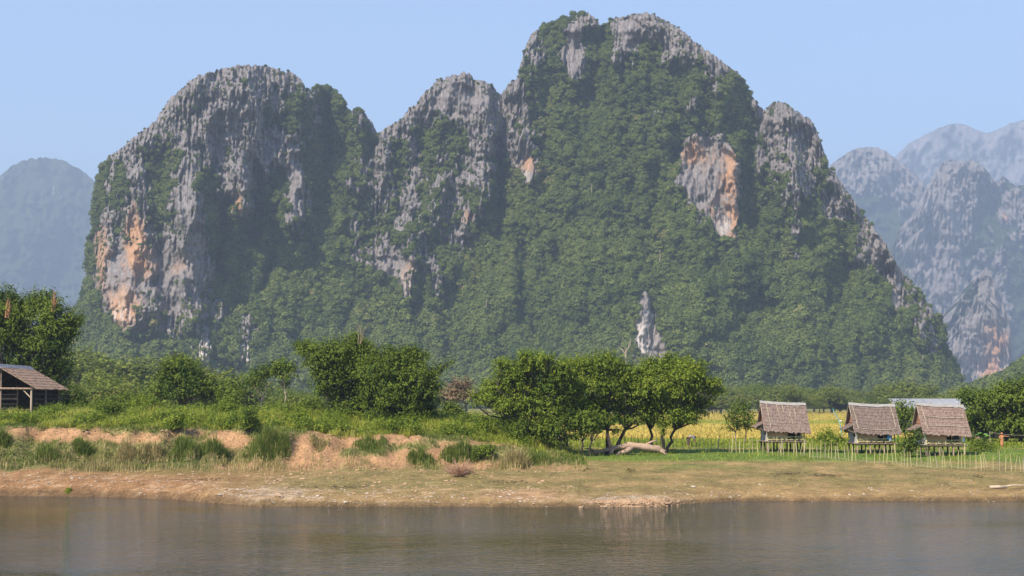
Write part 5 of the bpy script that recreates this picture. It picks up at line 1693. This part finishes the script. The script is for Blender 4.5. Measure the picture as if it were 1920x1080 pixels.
TS = [('dark green tussock at mid slope, right end of the clumps below the round tree', 400, 838, 62, 40, 'grass_dark'),
      ('dark grass tussock leaning over the dry grass under the round tree', 345, 838, 56, 38, 'grass_dark'),
      ('yellowish tall grass tussock halfway along the left slope', 236, 846, 46, 44, 'grass_dry'),
      ('green grass tussock below the pink sand of the left slope', 158, 842, 44, 36, 'grass_dark'),
      ('wide greyish green tussock low on the left slope', 82, 846, 66, 36, 'grass_dark'),
      ('tussock cut by the left edge of the picture, on the sandy slope', 6, 822, 36, 32, 'grass_dark'),
      ('big green grass mound spilling down the slope left of the widest sand patch', 500, 826, 90, 48, 'grass_dark'),
      ('small brownish tussock in the widest sand patch', 597, 834, 40, 24, 'grass_dry'),
      ('low dark green mat of grass in the sand right of the widest patch', 692, 834, 70, 22, 'grass_dark'),
      ('dark grass hummock at mid slope below the right twin tree', 792, 852, 60, 26, 'grass_dark'),
      ('long green hummock left of the bright leafy shrub', 858, 848, 76, 36, 'grass_dark'),
      ('brown and green mixed tall tussock right of the bright leafy shrub', 965, 858, 66, 44, 'grass_dry'),
      ('dark tussock at the right end of the slope', 1010, 860, 60, 30, 'grass_dark'),
      ('thin straw coloured tussock beside the yellowish tall one', 285, 850, 50, 30, 'grass_dry'),
      ('small green tuft at the foot of the sand below the right twin tree', 800, 872, 22, 14, 'grass_dark'),
      ('small dry tuft on the trodden turf before the fallen trunk', 1181, 880, 22, 14, 'grass_dry'),
      ('small green plant at the water edge of the red beach', 128, 917, 15, 9, 'grass')]
for i, (lab, a, b_, w_, h_, mm) in enumerate(TS):
    tussock('grass_tussock', lab, a, b_, w_, h_, mm, 700 + i, n=int(250 + w_ * h_ * .55))
def bank_shrub(label, px, py, r_px, mat, seed, leaf=.15, Y=None):
    rng = np.random.default_rng(seed)
    if Y is None:
        X, Yg, Zg = on_ground(px, py + r_px * .8, 84)
    else:
        X, Yg, _ = [float(q) for q in unproject(px, py, Y)]
        Zg = float(ground_z(X, Yg))
    s = Yg / 2650.; r = r_px * s
    K = 6
    C = rng.normal(size=(K, 3)) * r * .45; C[:, 2] = np.abs(C[:, 2]) + r * .55
    v, f, t = spray_leaves(C, np.full(K, r * .6), int(700 * r * r + 60), leaf, seed, per=6, asp=.6, inner=.3)
    root = thing('shrub', label, 'shrub', (X, Yg, Zg - .05))
    link('foliage', mesh_np('foliage', v, f, M[mat], False, {'tone': t}), root)
    mb = MB()
    for c in C:
        mb.tube(wobble((0, 0, -.05), c, 4, .06, rng), [.025, .02, .015, .008], 5)
    mb.build('stem', M['bark'], root)
    return root
bank_shrub('bright green leafy shrub low on the bank slope', 913, 850, 17, 'leaf_light', 31)
bank_shrub('green leafy shrub at the top of the sand above the leftmost sand patch', 325, 797, 16, 'leaf_light', 32)
bank_shrub('dark leafy bush in the tall grass close to the open shed', 140, 748, 24, 'leaf_dark', 33, .2, Y=125.0)
bank_shrub('bright leafy bush in the tall grass below the round tree', 470, 796, 20, 'leaf_mid', 34)
bank_shrub('leafy bush at the crest of the grass left of the twin trees', 585, 765, 16, 'leaf_mid', 35, .18, Y=123.0)
bank_shrub('low bush right of the twin trees at the crest of the grass', 850, 762, 18, 'leaf_mid', 36, .18, Y=124.0)
bank_shrub('low dark bush on the grassy bank right of the shed bucket', 230, 735, 22, 'leaf_mid', 37, .2, Y=127.0)

for k_, (lab, px, py, r_, mm, yy) in enumerate((
        ('wide leafy bush at the crest between shed tree and round tree', 262, 752, 22, 'leaf_light', 124.0), ('bright bush in the tall grass just left of the round tree', 286, 762, 16, 'leaf_light', 120.0),
        ('dark leafy bush low in the grass above the leftmost sand', 205, 775, 20, 'leaf_mid', 116.0), ('bush in front of the low scrubby tree', 424, 770, 18, 'leaf_light', 119.0),
        ('leafy bush under the leaning small tree', 522, 764, 15, 'leaf_mid', 121.0), ('dark bush at the foot of the left twin tree', 640, 772, 20, 'leaf_dark', 117.0),
        ('bright bush between the feet of the twin trees', 706, 776, 18, 'leaf_light', 115.0), ('bushy clump right of the right twin tree', 800, 772, 18, 'leaf_mid', 116.0),
        ('bright leafy plant low in the grass right of the big grass mound', 560, 800, 16, 'leaf_light', 111.0), ('leafy plant near the sand lip below the right twin tree', 745, 806, 14, 'leaf_mid', 110.0),
        ('small bush on the slope left of the tree row', 905, 800, 15, 'leaf_light', 112.0), ('bush at the foot of the leftmost row tree', 960, 800, 22, 'leaf_mid', 111.0))):
    bank_shrub(lab, px, py, r_, mm, 900 + k_, .16, yy)

# the dead thorn bush on the spoil heap
X, Yg, Zg = on_ground(862, 892, 84)
db = thing('dead_bush', 'bare brown dead bush on the pale soil heap near the water', 'bush', (X, Yg, Zg))
rng = np.random.default_rng(6)
mb = MB()
for i in range(170):
    d = unit(1, rng)[0]; d[2] = abs(d[2]) + .15
    L = rng.uniform(.5, 1.3)
    b0 = rng.normal(size=3) * .10; b0[2] = 0
    e = b0 + d * L
    mid = b0 + d * L * .5 + rng.normal(size=3) * .08
    mb.tube([b0, mid, e], [.022, .017, .008], 4, False)
mb.build('twigs', mottled('dead_twig', (.24, .13, .08), (.42, .26, .17), 6), db)

# rice standing in the field
rng = np.random.default_rng(26)
def rice_band(name, y0, y1, N, mat, h0, tone, xmin=5, slope=.37):
    y = rng.uniform(y0, y1, N); x = rng.uniform(0, 1, N)
    x = xmin + x * (y * slope - xmin)
    if name == 'field_weeds':
        ok = ~((np.abs(x - Xp) < 1.3) & (y < Yp + .6))
        x, y = x[ok], y[ok]; N = len(x)
    h = rng.uniform(.75, 1.0, N) * h0 * (.95 + .08 * noise(x / 6, y / 12, 5))
    t = np.clip(tone + .25 * fbm(x / 9, y / 20, 2, 44) + rng.normal(0, .16, N), 0, 1)
    return grass_obj(name, x, y, h, rng.uniform(.06, .12, N), rng.uniform(.2, .7, N), rng, mat, t)
rice_band('ripe_rice', 148, 236, 80000, 'rice', .9, .62)
rice_band('ripe_rice', 285, 400, 40000, 'rice', 1.0, .60)
rice_band('ripe_rice', 420, 560, 16000, 'rice', 1.1, .55, 60)
rice_band('green_rice', 234, 284, 16000, 'grass', .9, .75)
rice_band('field_weeds', 128, 151, 20000, 'grass', .5, .5)

# stones and wood litter of the beach
def ico_pts():
    t = (1 + 5 ** .5) / 2
    v = np.array([(-1, t, 0), (1, t, 0), (-1, -t, 0), (1, -t, 0), (0, -1, t), (0, 1, t), (0, -1, -t), (0, 1, -t), (t, 0, -1), (t, 0, 1), (-t, 0, -1), (-t, 0, 1)]) / math.sqrt(1 + t * t)
    f = np.array([(0, 11, 5), (0, 5, 1), (0, 1, 7), (0, 7, 10), (0, 10, 11), (1, 5, 9), (5, 11, 4), (11, 10, 2), (10, 7, 6), (7, 1, 8), (3, 9, 4), (3, 4, 2), (3, 2, 6), (3, 6, 8), (3, 8, 9), (4, 9, 5), (2, 4, 11), (6, 2, 10), (8, 6, 7), (9, 8, 1)])
    return v, f
IV, IF = ico_pts()
def pebbles(name, x, y, size, mat, rng, flat=.55):
    n = len(x)
    z = ground_z(x, y)
    v = IV[None] * (1 + .35 * rng.normal(size=(n, 12, 1)).clip(-1, 1)) * size[:, None, None] * np.stack([rng.uniform(.7, 1.4, n), rng.uniform(.7, 1.3, n), np.full(n, flat)], 1)[:, None, :]
    v = v + np.stack([x, y, z + size * .1], 1)[:, None, :]
    f = IF[None] + (np.arange(n) * 12)[:, None, None]
    o = link(name, mesh_np(name, v.reshape(-1, 3), f.reshape(-1, 3), M[mat]))
    o['kind'] = 'stuff'
rng = np.random.default_rng(27)
N = 5200
x = rng.uniform(-42, 40, N); y = edge_y(x) + rng.gamma(1.6, 1.7, N)
n_ = fbm(x / 2.2, y / 1.2, 2, 45)
ok = n_ > .05 + .25 * (x > 13)
x, y = x[ok], y[ok]
pebbles('beach_stones', x, y, rng.gamma(1.6, .015, len(x)) + .012, 'stone', rng)
N = 1400
px_ = rng.normal(1185, 38, N)
x = (px_ - 960) * 84.5 / 2650; y = edge_y(x) + np.abs(rng.normal(.5, .5, N)) 
pebbles('beach_stones', x, y, rng.gamma(2, .018, N) + .015, 'clod', rng)
N = 6000
x = rng.uniform(-42, 4, N); y = rng.uniform(84, 108, N)
ok = (fbm(x / 1.6, y / 1.6, 2, 46) > .12) & (y > edge_y(x) + .3)
pebbles('sand_clods', x[ok], y[ok], rng.gamma(2, .02, ok.sum()) + .02, 'clod', rng) if 'clod' in M else None
mb = MB()
for (pc, qc, wc, n) in ((1480, 889, 30, 60), (1548, 893, 36, 90), (1102, 881, 12, 20), (1838, 893, 12, 24), (1440, 948, 60, 60), (380, 900, 60, 50), (640, 915, 110, 70), (950, 905, 60, 50)):
    for i in range(n):
        a, b_ = rng.normal(pc, wc * .5), rng.normal(qc, 1.6)
        if 930 < b_ < 960: b_ = min(b_, 944)
        X, Yg, Zg = on_ground(a, b_, 84)
        d = rng.uniform(0, 6.28); L = rng.uniform(.08, .35)
        mb.tube([(X, Yg, Zg + .03), (X + math.cos(d) * L, Yg + math.sin(d) * L, Zg + rng.uniform(.02, .12))], [.018, .008], 4)
o = mb.build('wood_litter', M['dark_twig']); o['kind'] = 'stuff'
